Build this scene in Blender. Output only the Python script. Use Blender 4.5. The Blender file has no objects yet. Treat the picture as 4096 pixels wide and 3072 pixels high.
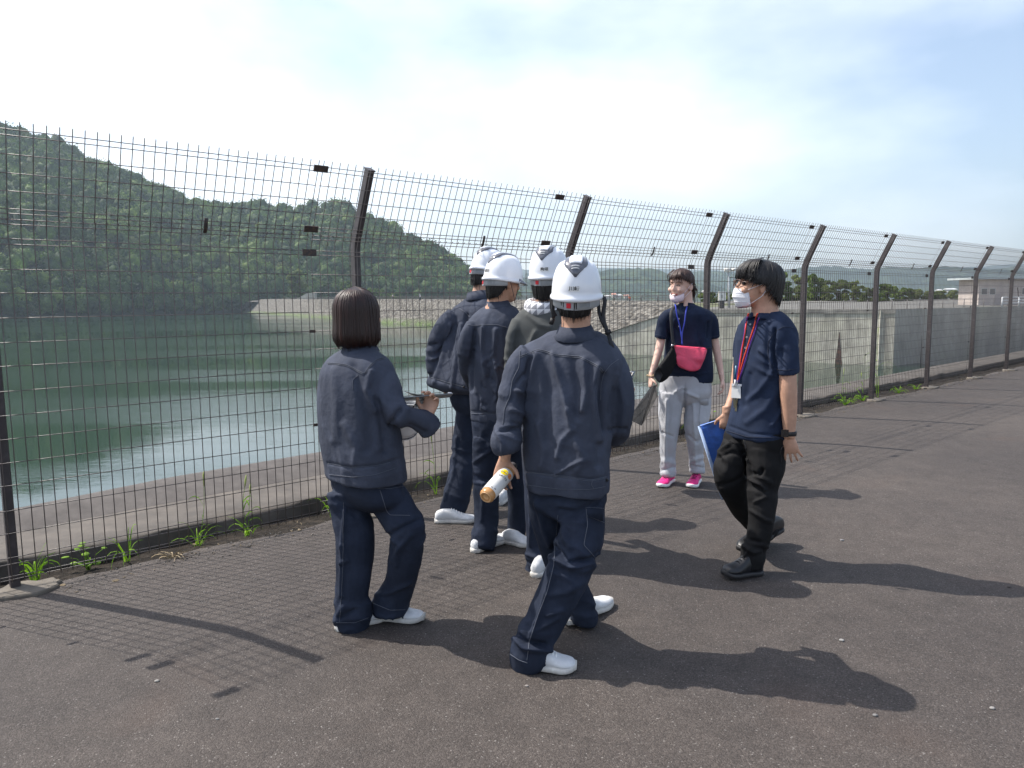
import bpy, math, random
import numpy as np
from mathutils import Vector, Matrix
from mathutils.bvhtree import BVHTree
rad = math.radians
random.seed(7); RNG = np.random.default_rng(7)

# ------------------------------------------------------------------ camera, sky, sun, exposure
EYE, FOC, PIT, ROLL = 1.45, 2949.25, .1126, -.0101      # eye height, focal length (px of a 4096 px wide picture), pitch, roll
scene = bpy.context.scene
camd = bpy.data.cameras.new('camera'); cam = bpy.data.objects.new('camera', camd)
scene.collection.objects.link(cam); scene.camera = cam
camd.sensor_width = 36; camd.sensor_fit = 'HORIZONTAL'; camd.lens = 36*FOC/4096
camd.clip_start = .05; camd.clip_end = 20000
cam.matrix_world = Matrix.Translation((0, 0, EYE)) @ Matrix.Rotation(rad(90)-PIT, 4, 'X') @ Matrix.Rotation(-ROLL*-1, 4, 'Z')
SUN_AZ, SUN_EL = -69.0, 53.0
sd = bpy.data.lights.new('sun', 'SUN'); so = bpy.data.objects.new('sun', sd); scene.collection.objects.link(so)
sd.energy = 4.4; sd.angle = rad(.42); sd.color = (1, .945, .87)
so.rotation_euler = Vector((math.sin(rad(SUN_AZ))*math.cos(rad(SUN_EL)), math.cos(rad(SUN_AZ))*math.cos(rad(SUN_EL)), math.sin(rad(SUN_EL)))).to_track_quat('Z', 'Y').to_euler()
world = bpy.data.worlds.new('World'); scene.world = world; world.use_nodes = True
wn, wl = world.node_tree.nodes, world.node_tree.links
bg = wn['Background']; bg.inputs['Strength'].default_value = .14
sky = wn.new('ShaderNodeTexSky'); sky.sky_type = 'NISHITA'; sky.sun_disc = False
sky.sun_elevation = rad(SUN_EL); sky.sun_rotation = rad(SUN_AZ); sky.air_density = 1.0; sky.dust_density = 2.4; sky.ozone_density = 1.2
tc = wn.new('ShaderNodeTexCoord')
mp = wn.new('ShaderNodeMapping'); mp.inputs['Scale'].default_value = (1.1, 1.1, 2.6); mp.inputs['Location'].default_value = (.35, .1, .22)
wl.new(tc.outputs['Generated'], mp.inputs['Vector'])
cn = wn.new('ShaderNodeTexNoise'); cn.inputs['Scale'].default_value = 1.3; cn.inputs['Detail'].default_value = 7; cn.inputs['Roughness'].default_value = .5
cn.inputs['Distortion'].default_value = .1
wl.new(mp.outputs[0], cn.inputs['Vector'])
cr = wn.new('ShaderNodeValToRGB'); cr.color_ramp.elements[0].position = .47; cr.color_ramp.elements[0].color = (.03, .03, .03, 1)
cr.color_ramp.elements[1].position = .74; cr.color_ramp.elements[1].color = (.75, .75, .75, 1)
wl.new(cn.outputs['Fac'], cr.inputs['Fac'])
mxs = wn.new('ShaderNodeMixRGB'); mxs.inputs['Color2'].default_value = (9.0, 9.1, 9.3, 1)
wl.new(cr.outputs['Color'], mxs.inputs['Fac']); wl.new(sky.outputs['Color'], mxs.inputs['Color1']); wl.new(mxs.outputs[0], bg.inputs['Color'])
scene.view_settings.view_transform = 'Standard'; scene.view_settings.look = 'None'
scene.view_settings.exposure = .67; scene.view_settings.gamma = 1; scene.view_settings.use_curve_mapping = False
scene.cycles.max_bounces = 6; scene.cycles.volume_bounces = 0; scene.cycles.transparent_max_bounces = 8

# ------------------------------------------------------------------ geometry helpers
def ray(u, v):
    X, Y = u-2048., v-1536.
    c, s = math.cos(-ROLL), math.sin(-ROLL)
    X, Y = c*X-s*Y, s*X+c*Y
    x, up = X/FOC, -Y/FOC
    return np.array([x, math.cos(PIT)+math.sin(PIT)*up, -math.sin(PIT)+math.cos(PIT)*up])
def at(u, v, Y):                       # a point of the place: direction seen at (u, v), Y metres ahead
    r = ray(u, v); return np.array([0, 0, EYE])+r*(Y/r[1])
def gnd(u, v, z=0.):
    r = ray(u, v); return np.array([0, 0, EYE])+r*((z-EYE)/r[2])
def proj(V):
    V = np.asarray(V); x, y, z = V[:, 0], V[:, 1], V[:, 2]-EYE
    d = y*math.cos(PIT)-z*math.sin(PIT); u = z*math.cos(PIT)+y*math.sin(PIT)
    X = FOC*x/d; Y = -FOC*u/d; c, s = math.cos(ROLL), math.sin(ROLL)
    return np.stack([2048+c*X-s*Y, 1536+s*X+c*Y], 1)
def unit(v):
    v = np.asarray(v, float); return v/(np.linalg.norm(v)+1e-12)
def vnoise(p, seed=0):                 # smooth value noise, -1..1
    p = np.asarray(p, float); i = np.floor(p).astype(np.int64); f = p-i; f = f*f*(3-2*f)
    def h(a):
        n = (a[:, 0]*374761393+a[:, 1]*668265263+a[:, 2]*2147483647+seed*1274126177) & 0xffffffff
        n = ((n ^ (n >> 13))*1274126177) & 0xffffffff; n = n ^ (n >> 16)
        return (n & 0xffff)/32767.5-1
    o = 0
    for dx in (0, 1):
        for dy in (0, 1):
            for dz in (0, 1):
                w = (f[:, 0] if dx else 1-f[:, 0])*(f[:, 1] if dy else 1-f[:, 1])*(f[:, 2] if dz else 1-f[:, 2])
                o = o+w*h(i+np.array([dx, dy, dz]))
    return o
def fbm(p, n=4, seed=0):
    o, a, t = 0, 1., 0
    for k in range(n):
        o = o+a*vnoise(p*(2.03**k)+k*17.3, seed+k); t += a; a *= .5
    return o/t
def resample(A, n):                    # Catmull-Rom through the rows of A
    A = np.asarray(A, float); k = len(A)
    if k < 3:
        t = np.linspace(0, 1, n)[:, None]; return A[0]*(1-t)+A[-1]*t
    P = np.vstack([2*A[0]-A[1], A, 2*A[-1]-A[-2]]); o = []
    for s in np.linspace(0, k-1-1e-9, n):
        i = int(s); t = s-i; a, b, c, d = P[i], P[i+1], P[i+2], P[i+3]
        o.append(.5*((2*b)+(-a+c)*t+(2*a-5*b+4*c-d)*t*t+(-a+3*b-3*c+d)*t**3))
    return np.array(o)
def rings(R, caps=True, closed=False):     # R: list of rings (n x 3) -> V, F
    n = len(R[0]); V = np.vstack(R); F = []
    m = len(R)
    for i in range(m if closed else m-1):
        a, b = i*n, ((i+1) % m)*n
        for j in range(n):
            k = (j+1) % n; F.append((a+j, a+k, b+k, b+j))
    if caps and not closed:
        c0, c1 = len(V), len(V)+1; V = np.vstack([V, R[0].mean(0), R[-1].mean(0)])
        for j in range(n):
            k = (j+1) % n; F.append((c0, k, j)); F.append((c1, (m-1)*n+j, (m-1)*n+k))
    return V, F
def tube(P, r, seg=12, side=None):     # swept round or oval tube; r: scalar, n, or n x 2 (along 'side', across it)
    P = np.asarray(P, float); n = len(P)
    r = np.asarray(r, float)
    if r.ndim == 0: r = np.full((n, 2), float(r))
    elif r.ndim == 1: r = np.stack([r, r], 1)
    T = np.gradient(P, axis=0); T /= np.linalg.norm(T, axis=1)[:, None]+1e-12
    s = np.array(side, float) if side is not None else np.cross(T[0], [0, 0, 1.] if abs(T[0][2]) < .9 else [1., 0, 0])
    ang = np.linspace(0, 2*math.pi, seg, endpoint=False); R = []
    for i in range(n):
        s = s-T[i]*(s@T[i]); s = unit(s); w = np.cross(T[i], s)
        R.append(P[i]+np.outer(np.cos(ang)*r[i, 0], s)+np.outer(np.sin(ang)*r[i, 1], w))
        if side is not None: s = np.array(side, float)
    return rings(R)
def ellipsoid(c, r, R=None, nu=16, nv=10):
    A = []
    for i in range(1, nv):
        t = math.pi*i/nv; a = np.linspace(0, 2*math.pi, nu, endpoint=False)
        A.append(np.stack([r[0]*math.sin(t)*np.cos(a), r[1]*math.sin(t)*np.sin(a), np.full(nu, r[2]*math.cos(t))], 1))
    V, F = rings(A, caps=False); V = np.vstack([V, [[0, 0, r[2]], [0, 0, -r[2]]]]); m = (nv-1)*nu
    for j in range(nu):
        k = (j+1) % nu; F.append((m, k, j)); F.append((m+1, (nv-2)*nu+j, (nv-2)*nu+k))
    if R is not None: V = V@np.asarray(R).T
    return V+np.asarray(c), F
def boxm(c, h, R=None):
    V = np.array([[x, y, z] for x in (-1, 1) for y in (-1, 1) for z in (-1, 1)], float)*np.asarray(h)
    if R is not None: V = V@np.asarray(R).T
    return V+np.asarray(c), [(0, 1, 3, 2), (4, 6, 7, 5), (0, 4, 5, 1), (2, 3, 7, 6), (0, 2, 6, 4), (1, 5, 7, 3)]
def join(L):
    V, F, k = [], [], 0
    for v, f in L:
        V.append(v); F += [tuple(i+k for i in q) for q in f]; k += len(v)
    return np.vstack(V), F
def mesh(name, VF, mat=None, parent=None, smooth=True, mats=None, midx=None):
    V, F = VF
    me = bpy.data.meshes.new(name)
    if isinstance(F, np.ndarray):
        n, k = F.shape
        me.vertices.add(len(V)); me.vertices.foreach_set('co', np.asarray(V, np.float32).ravel())
        me.loops.add(n*k); me.loops.foreach_set('vertex_index', F.astype(np.int32).ravel())
        me.polygons.add(n); me.polygons.foreach_set('loop_start', np.arange(0, n*k, k, dtype=np.int32))
        me.update(calc_edges=True)
    else: me.from_pydata([tuple(v) for v in V], [], F); me.update()
    if smooth: me.polygons.foreach_set('use_smooth', [True]*len(me.polygons))
    for m in (mats or [mat]):
        if m: me.materials.append(m)
    if midx is not None: me.polygons.foreach_set('material_index', midx)
    o = bpy.data.objects.new(name, me); scene.collection.objects.link(o)
    if parent: o.parent = parent
    return o
def fixn(o):                            # make normals consistent
    import bmesh
    bm = bmesh.new(); bm.from_mesh(o.data); bmesh.ops.recalc_face_normals(bm, faces=bm.faces); bm.to_mesh(o.data); bm.free(); return o
def remesh(VF, vox, sm=3, fac=.6):      # fuse overlapping closed shapes into one continuous skin
    V, F = VF; me = bpy.data.meshes.new('t'); me.from_pydata([tuple(v) for v in V], [], F); me.update()
    o = bpy.data.objects.new('t', me); scene.collection.objects.link(o); fixn(o)
    m = o.modifiers.new('r', 'REMESH'); m.mode = 'VOXEL'; m.voxel_size = vox
    if sm: s = o.modifiers.new('s', 'SMOOTH'); s.iterations = sm; s.factor = fac
    dg = bpy.context.evaluated_depsgraph_get(); dg.update(); e = o.evaluated_get(dg).to_mesh()
    n = len(e.vertices); A = np.empty(n*3, np.float32); e.vertices.foreach_get('co', A)
    N = np.empty(n*3, np.float32); e.vertex_normals.foreach_get('vector', N)
    L = np.empty(len(e.loops), np.int32); e.loops.foreach_get('vertex_index', L)
    T = np.empty(len(e.polygons), np.int32); e.polygons.foreach_get('loop_total', T)
    assert (T == 4).all()
    Fq = L.reshape(-1, 4).copy(); o.evaluated_get(dg).to_mesh_clear()
    bpy.data.objects.remove(o); bpy.data.meshes.remove(me)
    return A.reshape(-1, 3).astype(float), Fq, N.reshape(-1, 3).astype(float)
def empty(name, loc, label=None, cat=None, group=None):
    o = bpy.data.objects.new(name, None); scene.collection.objects.link(o); o.location = tuple(loc); o.empty_display_size = .1
    if label: tag(o, label, cat, group)
    return o
def tag(o, label, cat, group=None):
    o['label'] = label; o['category'] = cat
    if group: o['group'] = group
    return o
def struct(o, kind='structure'): o['kind'] = kind; return o
def rebase(root):                       # children were made in world coordinates: keep them there under a moved root
    for c in root.children: c.matrix_parent_inverse = Matrix.Translation(-Vector(root.location))

# ------------------------------------------------------------------ materials
def mat(name, col, rough=.8, spec=.5, metal=0, var=.0, vscale=5., bump=0., bscale=50., col2=None, sheen=0, trans=0, bdist=.01, stretch=(1, 1, 1), alpha=1, detail=6):
    m = bpy.data.materials.new(name); m.use_nodes = True; n, l = m.node_tree.nodes, m.node_tree.links
    b = n['Principled BSDF']; b.inputs['Base Color'].default_value = (*col, 1); b.inputs['Roughness'].default_value = rough
    b.inputs['Specular IOR Level'].default_value = spec; b.inputs['Metallic'].default_value = metal
    b.inputs['Sheen Weight'].default_value = sheen; b.inputs['Transmission Weight'].default_value = trans; b.inputs['Alpha'].default_value = alpha
    tcn = n.new('ShaderNodeTexCoord'); mp = n.new('ShaderNodeMapping'); mp.inputs['Scale'].default_value = stretch; l.new(tcn.outputs['Object'], mp.inputs['Vector'])
    if var or col2:
        t = n.new('ShaderNodeTexNoise'); t.inputs['Scale'].default_value = vscale; t.inputs['Detail'].default_value = detail; t.inputs['Roughness'].default_value = .62
        l.new(mp.outputs[0], t.inputs['Vector'])
        r = n.new('ShaderNodeValToRGB'); c2 = col2 or tuple(min(1, c*(1+var)) for c in col); c1 = col if col2 else tuple(c*(1-var) for c in col)
        r.color_ramp.elements[0].position = .47; r.color_ramp.elements[0].color = (*c1, 1); r.color_ramp.elements[1].position = .66; r.color_ramp.elements[1].color = (*c2, 1)
        l.new(t.outputs['Fac'], r.inputs['Fac']); l.new(r.outputs['Color'], b.inputs['Base Color'])
    if bump:
        t2 = n.new('ShaderNodeTexNoise'); t2.inputs['Scale'].default_value = bscale; t2.inputs['Detail'].default_value = 4; l.new(mp.outputs[0], t2.inputs['Vector'])
        bp = n.new('ShaderNodeBump'); bp.inputs['Strength'].default_value = bump; bp.inputs['Distance'].default_value = bdist
        l.new(t2.outputs['Fac'], bp.inputs['Height']); l.new(bp.outputs[0], b.inputs['Normal'])
    return m
M = {}
M['jacket'] = mat('slate_work_cloth', (.056, .065, .092), .85, .15, var=.16, vscale=7, bump=.55, bscale=38, bdist=.006)
M['trousers'] = mat('navy_trouser_cloth', (.023, .030, .050), .85, .15, var=.18, vscale=7, bump=.5, bscale=34, bdist=.006)
M['thread'] = mat('grey_thread', (.088, .098, .125), .8)
M['polo'] = mat('navy_pique', (.013, .021, .046), .85, .2, var=.15, vscale=12, bump=.35, bscale=500, bdist=.001)
M['polo2'] = mat('navy_pique_lighter', (.019, .030, .062), .85, .2, var=.15, vscale=12, bump=.35, bscale=500, bdist=.001)
M['tee'] = mat('grey_green_jersey', (.082, .087, .086), .9, .2, var=.1, vscale=8, bump=.3, bscale=300, bdist=.001)
M['white_trousers'] = mat('pale_grey_cotton', (.46, .47, .50), .85, .2, var=.06, vscale=8, bump=.2, bscale=300, bdist=.001)
M['black_trousers'] = mat('black_cloth', (.0095, .0095, .0105), .8, .2, var=.15, vscale=9, bump=.25, bscale=300, bdist=.001)
M['white_shoe'] = mat('white_leather', (.66, .67, .68), .5, .4, var=.1, vscale=18, bump=.15, bscale=90, bdist=.002)
M['sole'] = mat('pale_rubber', (.58, .56, .52), .65, .3, var=.12, vscale=25)
M['black_shoe'] = mat('black_leather', (.014, .015, .018), .42, .5, var=.2, vscale=25)
M['dark_sole'] = mat('black_rubber', (.02, .02, .022), .6)
M['pink_shoe'] = mat('pink_mesh', (.80, .030, .23), .55, .4, var=.12, vscale=60)
M['skin'] = mat('skin', (.52, .30, .205), .55, .4, var=.08, vscale=24, bump=.1, bscale=200, bdist=.001)
M['skin_pale'] = mat('pale_skin', (.68, .44, .35), .55, .4, var=.07, vscale=24, bump=.1, bscale=200, bdist=.001)
M['lip'] = mat('lip', (.50, .13, .12), .45); M['teeth'] = mat('teeth', (.75, .72, .68), .35)
M['hair'] = mat('black_hair', (.014, .012, .012), .5, .4, var=.35, vscale=60, stretch=(1, 1, .1))
M['hair_brown'] = mat('brown_hair', (.055, .027, .020), .5, .4, var=.35, vscale=60, stretch=(1, 1, .1))
M['hair_red'] = mat('red_brown_hair', (.030, .012, .009), .48, .4, var=.4, vscale=40, stretch=(1, 1, .1))
M['helmet'] = mat('white_shell', (.80, .82, .86), .16, .6, var=.012, vscale=3)
M['smoke'] = mat('smoked_plastic', (.13, .135, .16), .16, .7, var=.25, vscale=35)
M['band'] = mat('grey_plastic', (.36, .38, .40), .5, .4, var=.06, vscale=30)
M['red'] = mat('red_plastic', (.62, .02, .035), .4)
M['strap'] = mat('black_webbing', (.017, .017, .02), .7, bump=.3, bscale=300, bdist=.001)
M['ink'] = mat('black_ink', (.012, .012, .014), .6); M['label_white'] = mat('white_sticker', (.82, .82, .80), .5)
M['mask'] = mat('white_mask', (.72, .73, .76), .85, .2, bump=.3, bscale=60, bdist=.003); M['mask_pink'] = mat('pale_pink_mask', (.74, .63, .67), .85, .2)
M['steel'] = mat('steel', (.5, .5, .52), .3, metal=1)
M['post'] = mat('bronze_post_paint', (.046, .037, .039), .5, .5, var=.25, vscale=14, bump=.1, bscale=80, bdist=.001)
M['wire'] = mat('bronze_wire_paint', (.105, .090, .085), .42, .6)
M['clip'] = mat('rusty_clip', (.030, .022, .020), .6, var=.5, vscale=60, col2=(.07, .04, .025))
# ------------------------------------------------------------------ the setting
def nodes_of(m): return m.node_tree.nodes, m.node_tree.links
def ramp(n, l, src, stops):
    r = n.new('ShaderNodeValToRGB'); e = r.color_ramp.elements
    while len(e) < len(stops): e.new(.5)
    for k, (p, c) in enumerate(stops): e[k].position = p; e[k].color = (*c, 1) if len(c) == 3 else c
    l.new(src, r.inputs['Fac']); return r
def noise(n, l, vec, sc, det=5, ro=.6, dis=0):
    t = n.new('ShaderNodeTexNoise'); t.inputs['Scale'].default_value = sc; t.inputs['Detail'].default_value = det
    t.inputs['Roughness'].default_value = ro; t.inputs['Distortion'].default_value = dis; l.new(vec, t.inputs['Vector']); return t
def mixc(n, l, f, a, b, mode='MIX'):
    x = n.new('ShaderNodeMixRGB'); x.blend_type = mode
    for k, q in ((0, f), (1, a), (2, b)):
        if hasattr(q, 'links'): l.new(q, x.inputs[k])
        elif k == 0: x.inputs[0].default_value = q
        else: x.inputs[k].default_value = (*q, 1)
    return x.outputs[0]
def asphalt():
    m = bpy.data.materials.new('asphalt'); m.use_nodes = True; n, l = nodes_of(m); b = n['Principled BSDF']
    t = n.new('ShaderNodeTexCoord').outputs['Object']
    v = n.new('ShaderNodeTexVoronoi'); v.inputs['Scale'].default_value = 210; l.new(t, v.inputs['Vector'])
    sep = n.new('ShaderNodeSeparateColor'); l.new(v.outputs['Color'], sep.inputs[0])
    stone = ramp(n, l, sep.outputs[0], [(0, (.040, .034, .031)), (.55, (.063, .054, .049)), (.95, (.085, .074, .067)), (.990, (.115, .105, .096)), (.9975, (.19, .18, .17))])
    big = ramp(n, l, noise(n, l, t, .55, 5, .6).outputs['Fac'], [(.3, (.78, .77, .78)), (.7, (1.2, 1.16, 1.12))])
    mid = ramp(n, l, noise(n, l, t, 7, 6, .7).outputs['Fac'], [(.3, (.80, .80, .80)), (.7, (1.18, 1.18, 1.18))])
    c = mixc(n, l, 1, stone.outputs[0], big.outputs[0], 'MULTIPLY'); c = mixc(n, l, 1, c, mid.outputs[0], 'MULTIPLY')
    st = ramp(n, l, noise(n, l, t, 1.3, 3, .5, .5).outputs['Fac'], [(.60, (0, 0, 0)), (.72, (.16, .16, .16))])
    c = mixc(n, l, st.outputs[0], c, (.10, .062, .045)); l.new(c, b.inputs['Base Color'])
    b.inputs['Roughness'].default_value = .82; b.inputs['Specular IOR Level'].default_value = .35
    bp = n.new('ShaderNodeBump'); bp.inputs['Strength'].default_value = .55; bp.inputs['Distance'].default_value = .004; bp.invert = True
    l.new(v.outputs['Distance'], bp.inputs['Height'])
    b2 = n.new('ShaderNodeBump'); b2.inputs['Strength'].default_value = .35; b2.inputs['Distance'].default_value = .014
    l.new(noise(n, l, t, 22, 6, .7).outputs['Fac'], b2.inputs['Height']); l.new(bp.outputs[0], b2.inputs['Normal']); l.new(b2.outputs[0], b.inputs['Normal'])
    return m
def concrete(name, a, c2, streak=.5, sc=1., lich=None):
    m = bpy.data.materials.new(name); m.use_nodes = True; n, l = nodes_of(m); b = n['Principled BSDF']
    t = n.new('ShaderNodeTexCoord').outputs['Object']
    mp = n.new('ShaderNodeMapping'); mp.inputs['Scale'].default_value = (1, 1, .12); l.new(t, mp.inputs['Vector'])
    base = ramp(n, l, noise(n, l, t, 1.6*sc, 8, .68).outputs['Fac'], [(.3, a), (.7, c2)])
    s = ramp(n, l, noise(n, l, mp.outputs[0], 1.1*sc, 7, .7, .3).outputs['Fac'], [(.38, (.42, .42, .42)), (.6, (1.12, 1.11, 1.08))])
    c = mixc(n, l, streak, base.outputs[0], mixc(n, l, 1, base.outputs[0], s.outputs[0], 'MULTIPLY'))
    if lich:
        k = ramp(n, l, noise(n, l, t, .35*sc, 6, .65).outputs['Fac'], [(.48, (0, 0, 0)), (.68, (.8, .8, .8))]); c = mixc(n, l, k.outputs[0], c, lich)
    l.new(c, b.inputs['Base Color']); b.inputs['Roughness'].default_value = .85
    bp = n.new('ShaderNodeBump'); bp.inputs['Strength'].default_value = .5; bp.inputs['Distance'].default_value = .01/sc
    l.new(noise(n, l, t, 40*sc, 6, .7).outputs['Fac'], bp.inputs['Height']); l.new(bp.outputs[0], b.inputs['Normal']); return m
M['asphalt'] = asphalt()
M['slab'] = concrete('weathered_concrete', (.050, .042, .035), (.105, .090, .076), .35, 3)
M['crest'] = concrete('dark_rounded_concrete', (.055, .047, .043), (.105, .093, .085), .15, 5)
M['wallc'] = concrete('stained_wall_concrete', (.30, .285, .24), (.58, .56, .48), .85, .45, (.44, .43, .33))
M['soil'] = mat('dark_soil', (.016, .013, .010), .95, .2, col2=(.045, .036, .028), vscale=16, bump=1, bscale=60, bdist=.02)
# fence frame: along the fence, and towards the road
TH = .8521; KK = EYE/1.52
FB = np.array([-2.6594*KK, 3.7958*KK]); FD = np.array([math.sin(TH), math.cos(TH)]); FN = np.array([math.cos(TH), -math.sin(TH)])
SP = 2.0295
def fp(s, off, z): p = FB+FD*s+FN*off; return np.array([p[0], p[1], z])
# road: one asphalt sheet with a ragged edge under the fence
S = np.arange(-16, 160, .12); edge = -.02+.05*vnoise(np.stack([S*2.1, S*0, S*0], 1), 3)+.02*vnoise(np.stack([S*9, S*0, S*0], 1), 4)
V = np.vstack([[fp(s, e, .0) for s, e in zip(S, edge)], [fp(s, 60, 0) for s in S]]); k = len(S)
struct(mesh('road', (V, [(i, i+1, k+i+1, k+i) for i in range(k-1)]), M['asphalt'], smooth=False))
# verge of soil between road and kerb slab, below the road's edge
rows = []
for j, (off, z) in enumerate([(.16, -.03), (.02, -.012), (-.12, -.02), (-.26, -.035), (-.40, -.03), (-.52, -.02)]):
    a = np.arange(-16, 160, .1)
    nz = vnoise(np.stack([a*7, a*0+j*3.3, a*0], 1), 9)
    rows.append(np.array([fp(s, off, z+(.014*q if 0 < j < 5 else 0)) for s, q in zip(a, nz)]))
k = len(rows[0]); V = np.vstack(rows); F = [(r*k+i, r*k+i+1, (r+1)*k+i+1, (r+1)*k+i) for r in range(5) for i in range(k-1)]
struct(mesh('ground', (V, F), M['soil']))
# loose grit along the seam
bits = []
for i in range(1500):
    s = random.uniform(-2, 14); o = abs(random.gauss(0, .11))*1.0-.02; r = random.uniform(.002, .007)
    if i > 1350: o = random.uniform(.1, 4.5); s = random.uniform(-2, 12); r = random.uniform(.0015, .003)
    v, f = ellipsoid((0, 0, 0), (r, r*.8, r*.55), nu=5, nv=4); v = v*RNG.uniform(.7, 1.3, v.shape)
    bits.append((v+fp(s, o, r*.4), f))
struct(mesh('gravel', join(bits), mat('grit', (.16, .145, .13), .9, var=.4, vscale=30), smooth=False), 'stuff')
bits = []                               # dry leaves and twigs blown against the fence
for i in range(420):
    s = random.uniform(-2, 16); o = random.gauss(.02, .09); r = random.uniform(.006, .020); a_ = random.uniform(0, 6.28)
    R_ = np.array(Matrix.Rotation(a_, 3, 'Z') @ Matrix.Rotation(random.uniform(-.5, .5), 3, 'X')); tw = random.random() < .4
    v, f = ellipsoid((0, 0, 0), (r*2.2, .0013, .0013) if tw else (r, r*.55, .0012), R_, 6, 4); bits.append((v+fp(s, o, .004 if o > 0 else -.012), f))
struct(mesh('litter', join(bits), mat('dry_leaf_litter', (.10, .075, .045), .9, col2=(.26, .20, .12), vscale=9), smooth=False), 'stuff')
# concrete kerb slab and rounded weir crest on the water side, running the length of the fence
def soff(L, z):
    q = np.array([gnd(u, v, z)[:2]-FB for u, v in L]); return q@FD, q@FN
_f = soff([(63, 2240), (700, 2115), (1297, 1985), (3228, 1600), (3500, 1545), (3733, 1500)], .06)
_i = soff([(63, 2132), (700, 2010), (1297, 1900), (3228, 1556), (3471, 1516), (3733, 1466)], .062)
_o = soff([(63, 2036), (680, 1907), (1297, 1802), (1780, 1704), (2550, 1592), (2900, 1527)], .13)
f_in = lambda s: float(np.interp(s, *_f)); f_mid = lambda s: float(np.interp(s, *_i)); f_out = lambda s: float(np.interp(s, *_o))
a = np.concatenate([np.arange(-16, 16, .12), np.arange(16, 160, 2.)])
R = []
for j in range(6):
    nz = vnoise(np.stack([a*6, a*0+j, a*0], 1), 21)*(.020 if j in (1, 2) else .005)+(vnoise(np.stack([a*19, a*0+j, a*0], 1), 22)*.008 if j in (1, 2) else 0)
    row = []
    for s, q in zip(a, nz):
        o, z = [(f_in(s)+.05, -.16), (f_in(s)+.012, .035), (f_in(s), .056), (f_in(s)-.05, .061), (f_mid(s)-.02, .063), (f_mid(s)-.06, -12)][j]; row.append(fp(s, o+q, z+(q*.8 if 0 < j < 4 else 0)))
    R.append(np.array(row))
k = len(a); V = np.vstack(R); F = [(r*k+i, r*k+i+1, (r+1)*k+i+1, (r+1)*k+i) for r in range(5) for i in range(k-1)]
o = mesh('kerb', (V, F), M['slab']); tag(o, 'flat weathered concrete kerb slab running behind the mesh fence', 'kerb')
R = []; a = np.arange(-16, 10.4, .12)
for t in np.linspace(0, 1, 15):
    row = []
    for s in a:
        i0 = f_mid(s)-.015; w = f_out(s)-.10-i0; h = .05+.085*math.sin(min(t*1.15, 1)*math.pi*.5)-(.06*max(0, t-.75)**2/.0625 if t > .75 else 0)
        row.append(fp(s, i0+w*t, h))
    R.append(np.array(row))
for z in (-1.5, -4, -12): R.append(np.array([fp(s, f_out(s)-.12+z*.05, z) for s in a]))
R.insert(0, R[0]-np.array([0, 0, .3]))
k = len(a); V = np.vstack(R); F = [(r*k+i, r*k+i+1, (r+1)*k+i+1, (r+1)*k+i) for r in range(len(R)-1) for i in range(k-1)]+[tuple(r*k+k-1 for r in range(len(R)))]
o = mesh('weir_crest', (V, F), M['crest']); tag(o, 'dark rounded concrete crest of the weir between kerb slab and lake', 'weir')
# lake
def water():
    m = bpy.data.materials.new('lake_water'); m.use_nodes = True; n, l = nodes_of(m); b = n['Principled BSDF']
    t = n.new('ShaderNodeTexCoord').outputs['Object']
    b.inputs['Base Color'].default_value = (.010, .030, .016, 1); b.inputs['IOR'].default_value = 1.33; b.inputs['Specular IOR Level'].default_value = .8
    mp = n.new('ShaderNodeMapping'); mp.inputs['Scale'].default_value = (.35, 1, 1); mp.inputs['Rotation'].default_value = (0, 0, .25); l.new(t, mp.inputs['Vector'])
    # wind patches: rippled or calm
    mp2 = n.new('ShaderNodeMapping'); mp2.inputs['Scale'].default_value = (.12, 1, 1); mp2.inputs['Rotation'].default_value = (0, 0, .12); l.new(t, mp2.inputs['Vector'])
    w = ramp(n, l, noise(n, l, mp2.outputs[0], .035, 5, .62, .4).outputs['Fac'], [(.42, (.10, .10, .10)), (.56, (1, 1, 1))])
    far = n.new('ShaderNodeCameraData') if False else None
    sc = []
    for s_, d_, st in ((.7, .05, .30), (2.2, .024, .45), (6, .012, .5)):
        bp = n.new('ShaderNodeBump'); bp.inputs['Distance'].default_value = d_*1.3
        mu = n.new('ShaderNodeMath'); mu.operation = 'MULTIPLY'; mu.inputs[1].default_value = st; l.new(w.outputs[0], mu.inputs[0]); l.new(mu.outputs[0], bp.inputs['Strength'])
        l.new(noise(n, l, mp.outputs[0], s_, 3, .6).outputs['Fac'], bp.inputs['Height'])
        if sc: l.new(sc[-1].outputs[0], bp.inputs['Normal'])
        sc.append(bp)
    l.new(sc[-1].outputs[0], b.inputs['Normal'])
    rr = n.new('ShaderNodeMath'); rr.operation = 'MULTIPLY_ADD'; rr.inputs[1].default_value = .09; rr.inputs[2].default_value = .03
    l.new(w.outputs[0], rr.inputs[0]); l.new(rr.outputs[0], b.inputs['Roughness']); return m
M['water'] = water(); WZ = -6.5
p0, p1 = fp(-60, -3.2, WZ), fp(75, -4.0, WZ)
wv = [p0, p1, gnd(3585, 1445, WZ)+[1, 1, 0], [34, 110, WZ], [45, 180, WZ], [0, 300, WZ], [-40, 420, WZ], [-190, 680, WZ], [-500, 760, WZ], [-1500, 760, WZ], [-1500, -100, WZ]]
o = mesh('water', (np.array(wv), [tuple(range(len(wv)))]), M['water'], smooth=False); struct(o)
bv = np.array([[x, y, WZ-3.5] for x, y in ((-1600, -200), (400, -200), (400, 900), (-1600, 900))])
struct(mesh('lake_bed', (bv, [(0, 1, 2, 3)]), M['soil'], smooth=False))
_c0 = at(2720, 1238, 102)[:2]; _c1 = gnd(3583, 1238, 0)[:2]
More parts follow.
